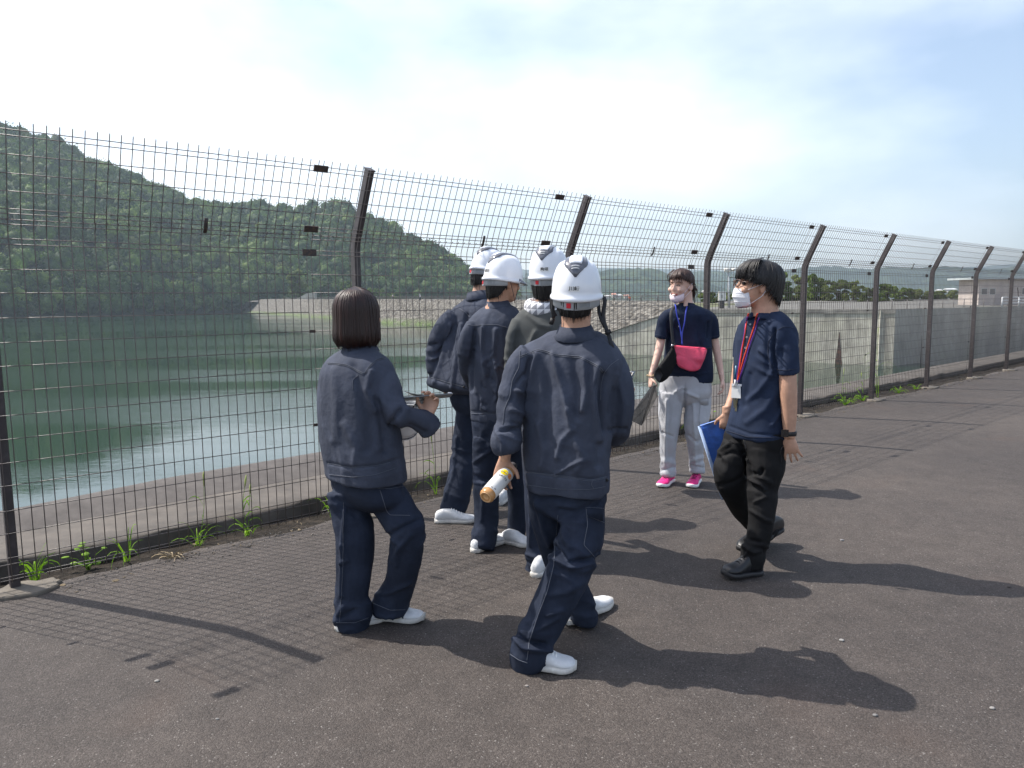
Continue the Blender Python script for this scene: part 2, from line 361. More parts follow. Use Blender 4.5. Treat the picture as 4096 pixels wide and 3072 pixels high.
def on_line(u, v):
    r = ray(u, v); d = _c1-_c0; t = (_c0[0]*r[1]-_c0[1]*r[0])/(d[1]*r[0]-d[0]*r[1]); q = _c0+d*t; return np.array([q[0], q[1], EYE+r[2]*q[1]/r[1]])
# ---- rockfill embankment
def rock_mat():
    m = bpy.data.materials.new('riprap'); m.use_nodes = True; n, l = nodes_of(m); b = n['Principled BSDF']
    t = n.new('ShaderNodeTexCoord').outputs['Object']
    v = n.new('ShaderNodeTexVoronoi'); v.inputs['Scale'].default_value = 1.15; v.inputs['Randomness'].default_value = 1; l.new(t, v.inputs['Vector'])
    sep = n.new('ShaderNodeSeparateColor'); l.new(v.outputs['Color'], sep.inputs[0])
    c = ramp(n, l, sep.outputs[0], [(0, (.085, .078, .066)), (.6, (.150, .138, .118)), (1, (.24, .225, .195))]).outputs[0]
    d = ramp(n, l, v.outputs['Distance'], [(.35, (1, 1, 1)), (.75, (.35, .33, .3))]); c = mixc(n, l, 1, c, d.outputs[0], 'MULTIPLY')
    sx = n.new('ShaderNodeSeparateXYZ'); l.new(t, sx.inputs[0])
    g = ramp(n, l, noise(n, l, t, .25, 5, .7).outputs['Fac'], [(.36, (0, 0, 0)), (.52, (1, 1, 1))])
    mr = n.new('ShaderNodeMapRange'); mr.inputs[1].default_value = -6.1; mr.inputs[2].default_value = -4.3; mr.inputs[3].default_value = 1; mr.inputs[4].default_value = 0; l.new(sx.outputs[2], mr.inputs[0])
    mm = n.new('ShaderNodeMath'); mm.operation = 'MULTIPLY'; l.new(mr.outputs[0], mm.inputs[0]); l.new(g.outputs[0], mm.inputs[1])
    c = mixc(n, l, mm.outputs[0], c, (.09, .13, .035)); l.new(c, b.inputs['Base Color']); b.inputs['Roughness'].default_value = .9
    bp = n.new('ShaderNodeBump'); bp.inputs['Strength'].default_value = .9; bp.inputs['Distance'].default_value = .5; bp.invert = True; l.new(v.outputs['Distance'], bp.inputs['Height']); l.new(bp.outputs[0], b.inputs['Normal'])
    return m
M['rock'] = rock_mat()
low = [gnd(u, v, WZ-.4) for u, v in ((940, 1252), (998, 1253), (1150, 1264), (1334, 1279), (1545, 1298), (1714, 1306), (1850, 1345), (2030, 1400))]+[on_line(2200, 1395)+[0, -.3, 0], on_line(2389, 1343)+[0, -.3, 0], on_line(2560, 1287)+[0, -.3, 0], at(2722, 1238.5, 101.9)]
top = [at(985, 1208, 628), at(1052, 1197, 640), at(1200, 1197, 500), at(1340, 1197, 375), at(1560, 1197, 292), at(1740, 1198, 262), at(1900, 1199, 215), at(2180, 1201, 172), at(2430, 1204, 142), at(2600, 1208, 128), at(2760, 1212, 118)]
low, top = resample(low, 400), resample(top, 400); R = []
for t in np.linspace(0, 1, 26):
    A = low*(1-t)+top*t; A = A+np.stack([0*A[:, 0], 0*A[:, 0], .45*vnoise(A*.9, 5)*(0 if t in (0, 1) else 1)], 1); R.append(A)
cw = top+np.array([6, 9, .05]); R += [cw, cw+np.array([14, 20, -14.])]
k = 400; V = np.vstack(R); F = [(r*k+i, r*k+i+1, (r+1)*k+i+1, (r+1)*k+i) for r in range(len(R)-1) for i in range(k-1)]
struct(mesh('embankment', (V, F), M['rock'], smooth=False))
M['rail'] = mat('dark_rail_paint', (.05, .045, .042), .6)
# railing along the embankment crest
def railing(name, P, h, post_r, rails, label, every=2.0, m=None, cat='railing'):
    root = empty(name, P[0], label, cat)
    L = np.concatenate([[0], np.cumsum(np.linalg.norm(np.diff(P, axis=0), axis=1))]); n = min(100, int(L[-1]/every))
    for i in range(n+1):
        s = L[-1]*i/n; q = np.array([np.interp(s, L, P[:, a]) for a in range(3)])
        mesh('post', tube([q, q+[0, 0, h*.5], q+[0, 0, h]], post_r, 6), m or M['rail'], root)
    for f in rails: mesh('rail', tube(P+[0, 0, h*f], post_r*.7, 6), m or M['rail'], root)
    rebase(root); return root
cp = resample(top[60:]+np.array([1.2, 1.8, 0]), 60)
railing('guard_rail', cp, 1.15, .07, (.25, .5, .75, 1), 'dark guard rail along the top of the rock embankment across the lake', 3.2)
# ---- concrete wing wall across the channel and the yard above it
c0, c1, c2 = at(2720, 1238, 102), gnd(3583, 1238, 0), gnd(4120, 1221, 0)
c0[2] = c1[2] = c2[2] = 0
cm1 = on_line(2389, 1343); cm2 = on_line(2150, 1412)
def wallpoly(A, thick, z0): # A: polyline with top heights
    A = np.array(A); T = unit(A[-1]-A[0]); nrm = np.cross(T, [0, 0, 1]); nrm = -nrm if nrm[1] < 0 else nrm
    B = A+nrm*thick; n = len(A)
    V = np.vstack([A, B, np.stack([A[:, 0], A[:, 1], np.full(n, z0)], 1), np.stack([B[:, 0], B[:, 1], np.full(n, z0)], 1)]); F = []
    for i in range(n-1):
        F += [(i, i+1, n+i+1, n+i), (2*n+i, 2*n+i+1, i+1, i), (n+i, n+i+1, 3*n+i+1, 3*n+i)]
    F += [(0, n, 3*n, 2*n), (n-1, 3*n-1, 4*n-1, 2*n-1)]
    return V, F
root = empty('retaining_wall', c0, 'long stained concrete retaining wall across the channel with dark streaks', 'wall')
mesh('wall', wallpoly([cm2, cm1, c0, c1], .8, -12), M['wallc'], root, smooth=False)
M['wallc_return'] = concrete('return_wall_concrete', (.33, .315, .27), (.48, .46, .40), .35, .22, (.38, .38, .29))  # separate concrete for the return wall: narrower tone range, weaker streaks
mesh('return_wall', wallpoly([c1+[.05, .05, 0], c2, c2+(c2-c1)*1.5], .8, -12), M['wallc_return'], root, smooth=False)
# coping band along the upper wall, darker with damp
T = unit(c1-c0); nr = np.array([T[1], -T[0], 0]); nr = -nr if nr[1] > 0 else nr
M['damp'] = concrete('damp_coping', (.17, .165, .15), (.30, .29, .26), .8, .5)
mesh('coping', boxm((c0+c1)/2+nr*.05+[0, 0, -.22], (np.linalg.norm(c1-c0)/2, .07, .25), np.stack([T, nr, [0, 0, 1]], 1)), M['damp'], root, smooth=False)
for px, w, h, z in ((3360, .42, 4.2, -4.8), (3690, .12, 4.0, -5.2)):      # rust and damp stains, a few mm proud
    A, B = (c0, c1) if px < 3583 else (c1, c2); f = (px-(2720 if px < 3583 else 3583))/((3583-2720) if px < 3583 else (4120-3583))
    # intersect the wall line with the view direction
    r = ray(px, 1300); d = B-A; t = (A[0]*r[1]-A[1]*r[0])/(d[1]*r[0]-d[0]*r[1]); q = A+d*t; Tt = unit(d); nn = np.array([Tt[1], -Tt[0], 0]); nn = -nn if nn[1] > 0 else nn
    zs = np.linspace(z-h/2, z+h/2, 9); wd = w*np.linspace(1, .10, 9)*(1+.12*vnoise(np.stack([zs*2, zs*0, zs*0], 1), px))
    Vl = [q+nn*.012+Tt*a_+[0, 0, zz-q[2]] for zz, a_ in zip(zs, wd)]+[q+nn*.012-Tt*a_+[0, 0, zz-q[2]] for zz, a_ in zip(zs, wd)]
    mesh('stain', (np.array(Vl), [(i, i+1, 9+i+1, 9+i) for i in range(8)]), mat('rusty_stain', (.045, .036, .034), .9, col2=(.13, .065, .045), vscale=1.5), root, smooth=False)
for px in (3520,):
    A, B = (c0, c1) if px < 3583 else (c1, c2); r = ray(px, 1300); d = B-A; t = (A[0]*r[1]-A[1]*r[0])/(d[1]*r[0]-d[0]*r[1]); q = A+d*t
    mesh('wall_joint', boxm(q+[0, -.05, -5], (.10, .12, 4.9)), M['wallc'], root, smooth=False)
rebase(root)
yard = np.array([c0+[.4, .4, -.02], c1+[.2, .4, -.02], c2+[0, .4, -.02], c2+(c2-c1)*1.5+[0, .4, -.02], [330, 190, .2], [300, 260, .5], [60, 200, .9], [38, 135, .8]])
struct(mesh('yard', (yard, [tuple(range(8))]), mat('pale_tarmac', (.135, .13, .115), .9, var=.2, vscale=.6), smooth=False))
up = at(2760, 1212, 118)
struct(mesh('grass_bank', (np.array([c0+[.3, .3, .02], at(3150, 1226, 110), at(3150, 1215, 125), up]), [(0, 1, 2, 3)]), mat('rough_grass', (.10, .115, .05), .95, col2=(.20, .18, .11), vscale=.8, bump=1, bscale=6, bdist=.2), smooth=False))
railing('yard_railing', resample([c1+[0, .4, 0], c2+[0, .4, 0], c2+(c2-c1)*.6+[0, .4, 0]], 30), 1.1, .035, (.5, 1), 'thin steel railing on top of the far retaining wall by the pale hut', 3.0, mat('galvanised', (.22, .2, .19), .5))
P = resample([c0+[.5, .5, 0], c1+[-.2, .5, 0]], 16)
railing('yard_railing', P, 1.1, .035, (.02,), 'row of thin steel posts along the sunlit stretch of the retaining wall', 2.6, mat('galvanised_post', (.16, .15, .14), .5))
# block at the right end of the weir
o = mesh('abutment', boxm((26.5, 24.8, -1.0), (1.6, 2.2, 1.55), np.array([[FD[0], FN[0], 0], [FD[1], FN[1], 0], [0, 0, 1]])), concrete('tan_concrete', (.26, .225, .16), (.40, .36, .28), .6, 1), smooth=False)
tag(o, 'tan concrete abutment block at the right end of the weir behind the fence', 'abutment')
# white crash barrier and hut
def bcast(u, v, Y): return at(u, v, Y)
hut = empty('hut', at(3886, 1222, 104), 'pale pinkish flat roofed hut with two small dark windows beyond the wall', 'hut')
A, B = at(3912, 1222, 112), at(4400, 1222, 114); z0 = -.05; T = unit((B-A)*[1, 1, 0]); nr = np.array([T[1], -T[0], 0]); L = np.linalg.norm((B-A)[:2])
Rh = np.stack([T, -nr, [0, 0, 1]], 1); zt = at(3886, 1118, 112)[2]
M['hutwall'] = concrete('pinkish_render', (.50, .43, .39), (.62, .55, .50), .25, .5)
cen = (A+B)/2-nr*2.2; cen[2] = (z0+zt)/2
mesh('wall', boxm(cen, (L/2, 2.2, (zt-z0)/2), Rh), M['hutwall'], hut, smooth=False)
cr_ = cen.copy(); cr_[2] = zt+.14; mesh('roof', boxm(cr_+T*-.3, (L/2+1.2, 2.9, .14), Rh), mat('pale_metal_roof', (.52, .58, .58), .5, var=.05, vscale=2), hut, smooth=False)
def on_front(u, v, d=.03):
    r = ray(u, v); dd = B-A; t = (A[0]*r[1]-A[1]*r[0])/(dd[1]*r[0]-dd[0]*r[1]); q = A+dd*t; k = q[1]/r[1]; q[2] = EYE+r[2]*k; return q+nr*d
for u0, u1, v0, v1 in ((3925, 3947, 1155, 1177), (3958, 3980, 1155, 1177), (4088, 4110, 1153, 1176)):
    a0, a1 = on_front(u0, v1), on_front(u1, v0); c = (a0+a1)/2; w = np.linalg.norm((a1-a0)[:2])/2; h = (a1-a0)[2]/2
    w_ = mesh('window', boxm(c, (w+.1, .03, h+.1), Rh), mat('window_frame', (.55, .53, .5), .5), hut, smooth=False)
    mesh('pane', boxm(c+nr*.03, (w, .02, h), Rh), mat('dark_glass', (.06, .07, .08), .1, .8), w_, smooth=False)
a0, a1 = on_front(4070, 1150), on_front(4076, 1215); mesh('downpipe', tube([a0, a1], .05, 6), M['rail'], hut)
a0 = on_front(3990, 1190); mesh('door', boxm(a0+[0, 0, -.4], (.45, .03, 1.0), Rh), mat('grey_door', (.42, .37, .35), .6), hut, smooth=False)
rebase(hut)
P = resample([at(4008, 1218, 92), at(4200, 1217, 100)], 10); P[:, 2] = 0
railing('crash_barrier', P, 1.25, .09, (.42, .7, 1), 'white barrier rails standing in front of the pale hut', 2.2, mat('white_barrier_paint', (.72, .74, .74), .5), 'barrier')
# ---- camera pole, cabinet, gate structure, distant worker
root = empty('camera_pole', at(2916, 1236, 104), 'tall grey pole with white floodlight and camera beside a white cabinet', 'pole')
q = at(2916, 1240, 104); t_ = at(2914, 1084, 104); mesh('pole', tube([q, t_], .13, 8), mat('grey_pole', (.42, .44, .45), .5), root)
h_ = mesh('lamp_head', boxm(t_+[-.15, -.1, .15], (.42, .3, .24)), mat('lamp_housing', (.72, .71, .66), .5), root)
mesh('camera_head', tube([t_+[.4, 0, .1], t_+[1.0, -.2, .25]], .2, 8), h_.data.materials[0], root)
mesh('crossarm', tube([t_+[0, 0, -.9], t_+[1.4, 0, -.9]], .05, 6), M['rail'], root); rebase(root)
root = empty('cabinet', at(2888, 1236, 103), 'small white electrical cabinet on a stand next to the camera pole', 'cabinet')
q = at(2888, 1184, 103); mesh('box', boxm(q, (.47, .3, .62)), mat('cabinet_paint', (.66, .66, .62), .5, var=.06, vscale=3), root, smooth=False)
mesh('stand', boxm(q+[0, 0, -1.2], (.3, .2, .6)), M['rail'], root, smooth=False)
mesh('door_label', boxm(q+[-.1, -.32, -.05], (.12, .015, .22)), mat('grey_notice', (.3, .32, .3), .6), root, smooth=False); rebase(root)
q = at(1232, 1198, 520); o = empty('stair_housing', q, 'small grey concrete housing with sloping side at the left end of the embankment', 'building')
V = np.array([[-9, 0, 0], [0, 0, 0], [5, 0, 0], [5, 0, 4.6], [0, 0, 4.6], [-1, 0, 4.2]], float)+q; V2 = V+[0, 5, 0]; n_ = 6
mesh('wall', (np.vstack([V, V2]), [tuple(range(6)), tuple(range(11, 5, -1))]+[(i, (i+1) % 6, 6+(i+1) % 6, 6+i) for i in range(6)]), M['wallc'], o, smooth=False); rebase(o)
# ---- haze
hz = boxm((0, 2550, 560), (4900, 2650, 600)); hz[0][:, 2] = np.where(hz[0][:, 2] < 0, -48, 620)
o = mesh('haze', hz, None, smooth=False); struct(o, 'stuff')
m = bpy.data.materials.new('haze_air'); m.use_nodes = True; n, l = nodes_of(m); n.remove(n['Principled BSDF'])
pv = n.new('ShaderNodeVolumePrincipled'); pv.inputs['Density'].default_value = .00016; pv.inputs['Color'].default_value = (.70, .86, 1, 1); pv.inputs['Anisotropy'].default_value = .25
l.new(pv.outputs[0], n['Material Output'].inputs['Volume']); o.data.materials.append(m)
# ---- hills
M['forest_floor'] = mat('forest_floor', (.022, .034, .014), .95, var=.3, vscale=.05)
M['leaf'] = None
def leafmat(name, a, b, sc=.05, trans=.25):
    m = bpy.data.materials.new(name); m.use_nodes = True; n, l = nodes_of(m); p = n['Principled BSDF']
    t = n.new('ShaderNodeTexCoord').outputs['Object']
    k = noise(n, l, t, sc, 3, .6); c = ramp(n, l, k.outputs['Fac'], [(.35, a), (.62, b)])
    k2 = ramp(n, l, noise(n, l, t, sc*14, 3, .6).outputs['Fac'], [(.3, (.6, .6, .6)), (.7, (1.35, 1.35, 1.2))])
    c = mixc(n, l, 1, c.outputs[0], k2.outputs[0], 'MULTIPLY'); l.new(c, p.inputs['Base Color']); p.inputs['Roughness'].default_value = .75; p.inputs['Specular IOR Level'].default_value = .25
    tr = n.new('ShaderNodeBsdfTranslucent'); l.new(mixc(n, l, 1, c, (1.3, 1.5, .6), 'MULTIPLY'), tr.inputs['Color']); mx = n.new('ShaderNodeMixShader'); mx.inputs[0].default_value = trans
    l.new(p.outputs[0], mx.inputs[1]); l.new(tr.outputs[0], mx.inputs[2]); l.new(mx.outputs[0], n['Material Output'].inputs['Surface']); return m
M['leaf'] = leafmat('forest_leaves', (.012, .030, .008), (.115, .165, .032), .085)
sil = np.array([(-1500, 700), (-900, 560), (-400, 500), (0, 520), (60, 520), (250, 575), (400, 645), (520, 695), (640, 738), (780, 800), (930, 832), (1040, 815), (1180, 838), (1300, 825), (1390, 818), (1467, 862), (1539, 887), (1600, 925), (1670, 963), (1733, 992), (1792, 1030), (1834, 1064), (1885, 1095), (1950, 1140), (2020, 1185), (2100, 1205)], float)
U = np.arange(-1400, 2101, 25.); rowsN = 26; H = []
def hill_col(u):
    vs = np.interp(u, sil[:, 0], sil[:, 1])
    base = np.interp(u, [-1500, -600, 0, 500, 1000, 1500, 2100], [430, 440, 474, 540, 650, 690, 720]); dep = np.interp(u, [-1500, 0, 1000, 2100], [260, 260, 210, 120])
    zr = at(u, vs+24, base+dep)[2]; zr = max(zr, 3)
    return base, dep, zr
for j in range(rowsN):
    t = j/(rowsN-6.); row = []
    for u in U:
        base, dep, zr = hill_col(u); zb = -7.0 if u < 1000 else 0.
        if t <= 1: z = zb+(zr-zb)*(t**.72)
        else: z = zr-(t-1)*90
        r = ray(u, 1200); Y = base+dep*t; row.append([r[0]/r[1]*Y, Y, z])
    row = np.array(row)
    if 0 < j: row[:, 2] += (6 if t < .9 else 1.5)*fbm(row*.012, 3, 8)*min(1, t*3)
    H.append(row)
H = np.array(H); k = len(U); F = [(r*k+i, r*k+i+1, (r+1)*k+i+1, (r+1)*k+i) for r in range(rowsN-1) for i in range(k-1)]
struct(mesh('hill', (H.reshape(-1, 3), F), M['forest_floor']))
# the wood on the hill: thousands of crowns that read as one mass
def crowns(C, Rr, nleaf, leaf, seed, squash=.8, core=True):
    g = np.random.default_rng(seed); Vs, Fs, k = [], [], 0
    ic = []; 
    v0, f0 = ellipsoid((0, 0, 0), (1, 1, 1), nu=8, nv=6)
    ftri = [f for f in f0 if len(f) == 3]; fq = [f for f in f0 if len(f) == 4]
    fq = fq+[(a, b, c, c) for a, b, c in ftri]
    N = len(C)
    if core:
        A = v0[None]*g.uniform(.72, 1.12, (N, len(v0), 1)); A = A*(Rr[:, None, None]*.80)*np.array([1, 1, squash]); A += C[:, None]
        off = (np.arange(N)*len(v0))[:, None, None]
        quads = np.array([f for f in fq if f[2] != f[3]]); Q = (quads[None]+off).reshape(-1, 4); Vs.append(A.reshape(-1, 3)); Fs.append(Q); k = len(Vs[0])
    d = g.normal(size=(N, nleaf, 3)); d /= np.linalg.norm(d, axis=2)[..., None]; d[..., 2] = np.abs(d[..., 2])*1.15-.35
    d /= np.linalg.norm(d, axis=2)[..., None]
    p = C[:, None]+d*(Rr[:, None, None])*g.uniform(.72, 1.08, (N, nleaf, 1))*np.array([1, 1, squash])
    nrm = d+g.normal(size=d.shape)*.55; nrm /= np.linalg.norm(nrm, axis=2)[..., None]
    a = np.cross(nrm, g.normal(size=d.shape)); a /= np.linalg.norm(a, axis=2)[..., None]; b = np.cross(nrm, a)
    s = leaf*g.uniform(.5, 1.25, (N, nleaf, 1)); q = np.stack([p+a*s, p+b*s*.8, p-a*s, p-b*s*.8], 2).reshape(-1, 3)
    Vs.append(q); Fs.append(np.arange(len(q)).reshape(-1, 4)+k)
    return np.vstack(Vs), np.vstack(Fs)
g = np.random.default_rng(3); C = []; Rr = []
for i in range(6400):
    uu = g.uniform(-1100, 2060); tt = g.uniform(0, 1)*1.06 if i < 5200 else g.uniform(.0, .055)
    base, dep, zr = hill_col(uu); fi = (uu-U[0])/25; i0 = int(fi); fj = tt*(rowsN-6.); j0 = min(int(fj), rowsN-2)
    p = H[j0, i0]*(1-(fi-i0))+H[j0, i0+1]*(fi-i0); p2 = H[j0+1, i0]*(1-(fi-i0))+H[j0+1, i0+1]*(fi-i0); p = p*(1-(fj-j0))+p2*(fj-j0)
    r = g.choice([3.2, 4.8, 6.4, 8.5], p=[.25, .32, .28, .15])*g.uniform(.85, 1.15); C.append(p+[0, 0, r*.75+g.uniform(0, 3)]); Rr.append(r)
C = np.array(C); Rr = np.array(Rr)
lm = [leafmat('forest_mid', (.012, .034, .008), (.092, .150, .034), .09), leafmat('forest_dark', (.008, .024, .009), (.052, .096, .024), .09), leafmat('forest_light', (.042, .075, .012), (.15, .21, .045), .09), leafmat('forest_olive', (.040, .050, .015), (.10, .12, .04), .09)]
Vf, Ff = [], []; mi_ = []; kk = 0
cl = vnoise(C*.02, 5)+.7*g.normal(size=len(C)); kind = np.where(cl > .95, 2, np.where(cl < -.45, 1, 0)); kind[g.uniform(size=len(C)) < .05] = 3
for q in range(4):
    sel = kind == q; v_, f_ = crowns(C[sel], Rr[sel], 100, .85, 11+q, 1.15 if q == 1 else .9); Vf.append(v_); Ff.append(f_+kk); kk += len(v_); mi_.append(np.full(len(f_), q, np.int32))
o = mesh('forest', (np.vstack(Vf), np.vstack(Ff)), None, mats=lm, midx=np.concatenate(mi_)); struct(o, 'stuff')
# far blue hills
def far_ridge(name, pts, Y, dep, seed, m):
    pts = np.array(pts, float); us = np.arange(pts[0, 0], pts[-1, 0]+1, 6.); R = []
    for j, t in enumerate(np.linspace(0, 1.3, 16)):
        row = []
        for u in us:
            v = np.interp(u, pts[:, 0], pts[:, 1]); zr = at(u, v, Y+dep)[2]; z = -30+(zr+30)*min(t, 1)**.8 if t <= 1 else zr-(t-1)*200
            r = ray(u, 1200); YY = Y+dep*t; row.append([r[0]/r[1]*YY, YY, z])
        row = np.array(row); row[:, 2] += dep*.025*fbm(row*.006, 4, seed)*min(1, t*2)*(1 if t < .95 else .35)+(3.2*vnoise(row*[.08, .08, 0], seed) if t > .5 else 0); R.append(row)
    k = len(us); F = [(r*k+i, r*k+i+1, (r+1)*k+i+1, (r+1)*k+i) for r in range(15) for i in range(k-1)]
    struct(mesh(name, (np.vstack(R), F), m, smooth=False))
M['far_wood'] = mat('far_woodland', (.018, .032, .016), .95, .1, col2=(.060, .085, .032), vscale=.02, bump=1, bscale=.06, bdist=14)
far_ridge('mountain', [(1700, 1075), (1890, 1052), (1960, 1068), (2050, 1100), (2150, 1120), (2300, 1110), (2370, 1093), (2430, 1078), (2500, 1070), (2580, 1068), (2640, 1076), (2700, 1095), (2790, 1125), (2900, 1150), (3000, 1165), (3200, 1180)], 1500, 500, 31, M['far_wood'])
far_ridge('mountain', [(2100, 1092), (2350, 1080), (2650, 1090), (2760, 1083), (2860, 1078), (3000, 1085), (3120, 1082), (3183, 1070), (3277, 1060), (3360, 1062), (3421, 1070), (3480, 1072), (3545, 1062), (3620, 1066), (3700, 1062), (3777, 1056), (3867, 1069), (3950, 1074), (4040, 1062), (4120, 1070), (4400, 1050), (4800, 1060)], 2300, 700, 32, M['far_wood'])
far_ridge('mountain', [(1500, 1090), (1800, 1062), (2000, 1076), (2400, 1066), (2800, 1076), (3100, 1080), (3400, 1074), (3700, 1076), (4100, 1050), (4900, 1060)], 4200, 900, 33, M['far_wood'])
gv = np.array([[x, y, -30.] for x, y in ((-9000, 700), (9000, -400), (9000, 9000), (-9000, 9000))])
struct(mesh('valley_floor', (gv, [(0, 1, 2, 3)]), M['far_wood'], smooth=False))
# distant village roofs beyond the embankment
for u, v, w, col in ((2430, 1190, 9, (.5, .5, .5)), (2455, 1184, 7, (.45, .22, .16)), (2475, 1188, 10, (.6, .6, .6)), (2505, 1189, 8, (.42, .2, .15)), (2820, 1172, 8, (.6, .6, .58)), (3800, 1164, 16, (.66, .68, .68)), (3755, 1168, 6, (.6, .6, .6))):
    q = at(u, v, 800); o = empty('house', q, {2430: 'grey roofed distant house leftmost beyond the embankment rail', 2455: 'rust roofed distant house left of the two beyond the embankment rail', 2475: 'pale roofed distant house between two rust roofs beyond the rail', 2505: 'rust roofed distant house farther right beyond the embankment rail', 2820: 'pale distant house at the foot of the hills behind the ponytailed woman', 3800: 'wide pale roofed distant hall at the mountain foot left of the hut', 3755: 'tiny pale distant house left of the wide pale hall'}[u], 'house', 'distant houses at the foot of the mountains')
    mesh('wall', boxm(q, (w*.26, 4, 1.6)), mat('far_wall', (.5, .49, .46), .8), o, smooth=False)
    V = np.array([[-w, -5, 4.5], [w, -5, 4.5], [w, 5, 4.5], [-w, 5, 4.5], [-w, 0, 8.5], [w, 0, 8.5]])*[.33, 1, .35]+q
    mesh('roof', (V, [(0, 1, 5, 4), (3, 4, 5, 2), (0, 4, 3), (1, 2, 5), (0, 3, 2, 1)]), mat('far_roof', col, .7), o, smooth=False); rebase(o)
# ---- trees behind the yard and around the embankment's end
M['bush'] = leafmat('bush_leaves', (.040, .070, .020), (.12, .17, .045), .25, .3)
M['bush2'] = leafmat('olive_leaves', (.055, .080, .025), (.15, .18, .06), .25, .3)
M['bark'] = mat('bark', (.075, .06, .045), .9, var=.3, vscale=4)
def tree(u, vtop, vbase, Y, wpx, label, seed, m, nl=260, conic=False, group='trees beyond the far wall'):
    g = np.random.default_rng(seed); b = at(u, vbase, Y); tp = at(u, vtop, Y); h = tp[2]-b[2]; w = wpx*Y/FOC/2
    root = empty('tree', b, label, 'tree', group); nb = 34; C, Rr = [], []
    for i in range(nb):
        z = g.uniform(.10, .90) if i else .84; ww = w*(1-z*.95 if conic else math.sqrt(max(.05, 1-((z-.42)/.60)**2)))
        a = g.uniform(0, 6.28); q = math.sqrt(g.uniform(0, 1))*ww*.85; r = max(.10*h, .22*ww)*g.uniform(.7, 1.25)
        C.append(b+[q*math.cos(a), q*math.sin(a), h*z]); Rr.append(min(r, h*(1.02-z)+.15*r))
    C = np.array(C); Rr = np.array(Rr)
    mesh('crown', crowns(C, Rr, nl, .028*max(h, 5)+.06, seed, .85), m, root)
    P = resample([b, b+[.1, 0, h*.3], b+[-.1, .1, h*.62]], 6); L = [tube(P, np.linspace(.035*h+.04, .012*h+.02, 6), 7)]
    for i in range(4): L.append(tube(resample([P[2+i//2], (P[3]+C[i])/2, C[i]], 5), np.linspace(.014*h, .005*h, 5), 5))
    mesh('trunk', join(L), M['bark'], root); rebase(root)
T_ = [(3112, 1085, 1222, 150, 110, 0), (3180, 1098, 1222, 158, 120, 1), (3262, 1092, 1224, 150, 110, 0), (3345, 1112, 1224, 146, 120, 1), (3410, 1120, 1225, 150, 90, 1), (3478, 1150, 1226, 142, 90, 1), (3549, 1132, 1224, 146, 90, 0), (3610, 1146, 1224, 150, 80, 0),
      (3670, 1156, 1222, 160, 110, 1), (3745, 1164, 1222, 165, 120, 1), (3825, 1162, 1222, 165, 110, 1), (2975, 1108, 1222, 152, 46, 2), (3035, 1150, 1222, 155, 80, 0), (2900, 1172, 1222, 158, 100, 1), (2830, 1165, 1214, 165, 80, 1)]
TL = ['dense round tree rising highest just right of the man in glasses', 'pale bushy tree second to the right of the man in glasses', 'dark round tree between the fourth post and its left neighbour tree', 'spreading light green tree right of the fourth fence post', 'pale round tree left of the fifth fence post with low crown', 'low pale bush just before the fifth fence post', 'dark rounded bush right of the fifth fence post', 'dark low bush left of the sixth fence post', 'low olive shrub line just right of the sixth fence post', 'low olive shrub between the sixth and seventh posts', 'low olive shrub beside the left end of the pale hut', 'narrow dark conifer beside the camera pole', 'low dark tree between conifer and the man in glasses', 'pale low bush behind the white cabinet', 'small bush behind the ponytailed woman']
for i, (u, vt, vb, Y, w, k_) in enumerate(T_): tree(u, vt, vb, Y, w, TL[i], 50+i, M['bush2'] if k_ == 1 else M['bush'], 170, k_ == 2)
for i, (u, vt, w, lb) in enumerate([(1395, 1120, 90, 'light green leafy tree at the waterside foot of the hill'), (1500, 1150, 90, 'spreading light green tree behind the bobbed woman near the embankment'), (1575, 1170, 70, 'small light green bush at the left end of the embankment rail'), (1185, 1075, 80, 'yellowish green tree on the lower hillside above the stair housing')]):
    tree(u, vt, 1202, 560, w, lb, 90+i, M['bush'] if i < 3 else M['bush2'], 110, group='trees at the foot of the hill')
# ------------------------------------------------------------------ mesh fence
fence = empty('fence', fp(0, 0, 0), 'long bronze wire mesh fence with overhang bent towards the road', 'fence')
def lean(z):                            # how far the fence leans over the road at height z
    if z < 1.78: return 0.
    if z < 1.88: return .47*(z-1.78)**2/.2
    return .47*(z-1.83)
def fz(s, z, extra=0.): return fp(s, lean(z)+extra, z)
def post_obj(k):
    s = SP*k; zs = [-.1, .6, 1.2, 1.74, 1.80, 1.84, 1.88, 1.94, 2.1, 2.285]; R = []
    for i, z in enumerate(zs):
        c = fp(s, lean(z)-.040, z); t = unit(np.array(fz(s, z+.02))-fz(s, z-.02)) if z > 1.74 else np.array([0, 0, 1.])
        d3 = np.array([FD[0], FD[1], 0]); w = unit(np.cross(d3, t)); w = w*(1 if w@np.array([FN[0], FN[1], 0]) > 0 else -1); a, b, e = .022, .030, .004
        R.append(np.array([c+d3*x+w*y for x, y in ((-a+e, -b), (a-e, -b), (a, -b+e), (a, b-e), (a-e, b), (-a+e, b), (-a, b-e), (-a, -b+e))]))
    V, F = rings(R); o = mesh('post', (V, F), M['post'], fence, smooth=False); fixn(o)
    c = fp(s, lean(2.29)-.040, 2.289); t = unit(np.array(fz(s, 2.3))-fz(s, 2.2)); d3 = np.array([FD[0], FD[1], 0]); w = np.cross(d3, t)
    mesh('cap', boxm(c, (.025, .033, .004), np.stack([d3, w, t], 1)), M['post'], o, smooth=False)
    return o
ROWS = [.068, .085, .149, .182, .307, .423, .551, .667, .786, .905, 1.026, 1.151, 1.268, 1.389, 1.512, 1.628, 1.75, 1.777, 1.845, 1.868]
OROW = [1.896, 1.918, 1.998, 2.077, 2.159, 2.239, 2.264]
WR = .0025
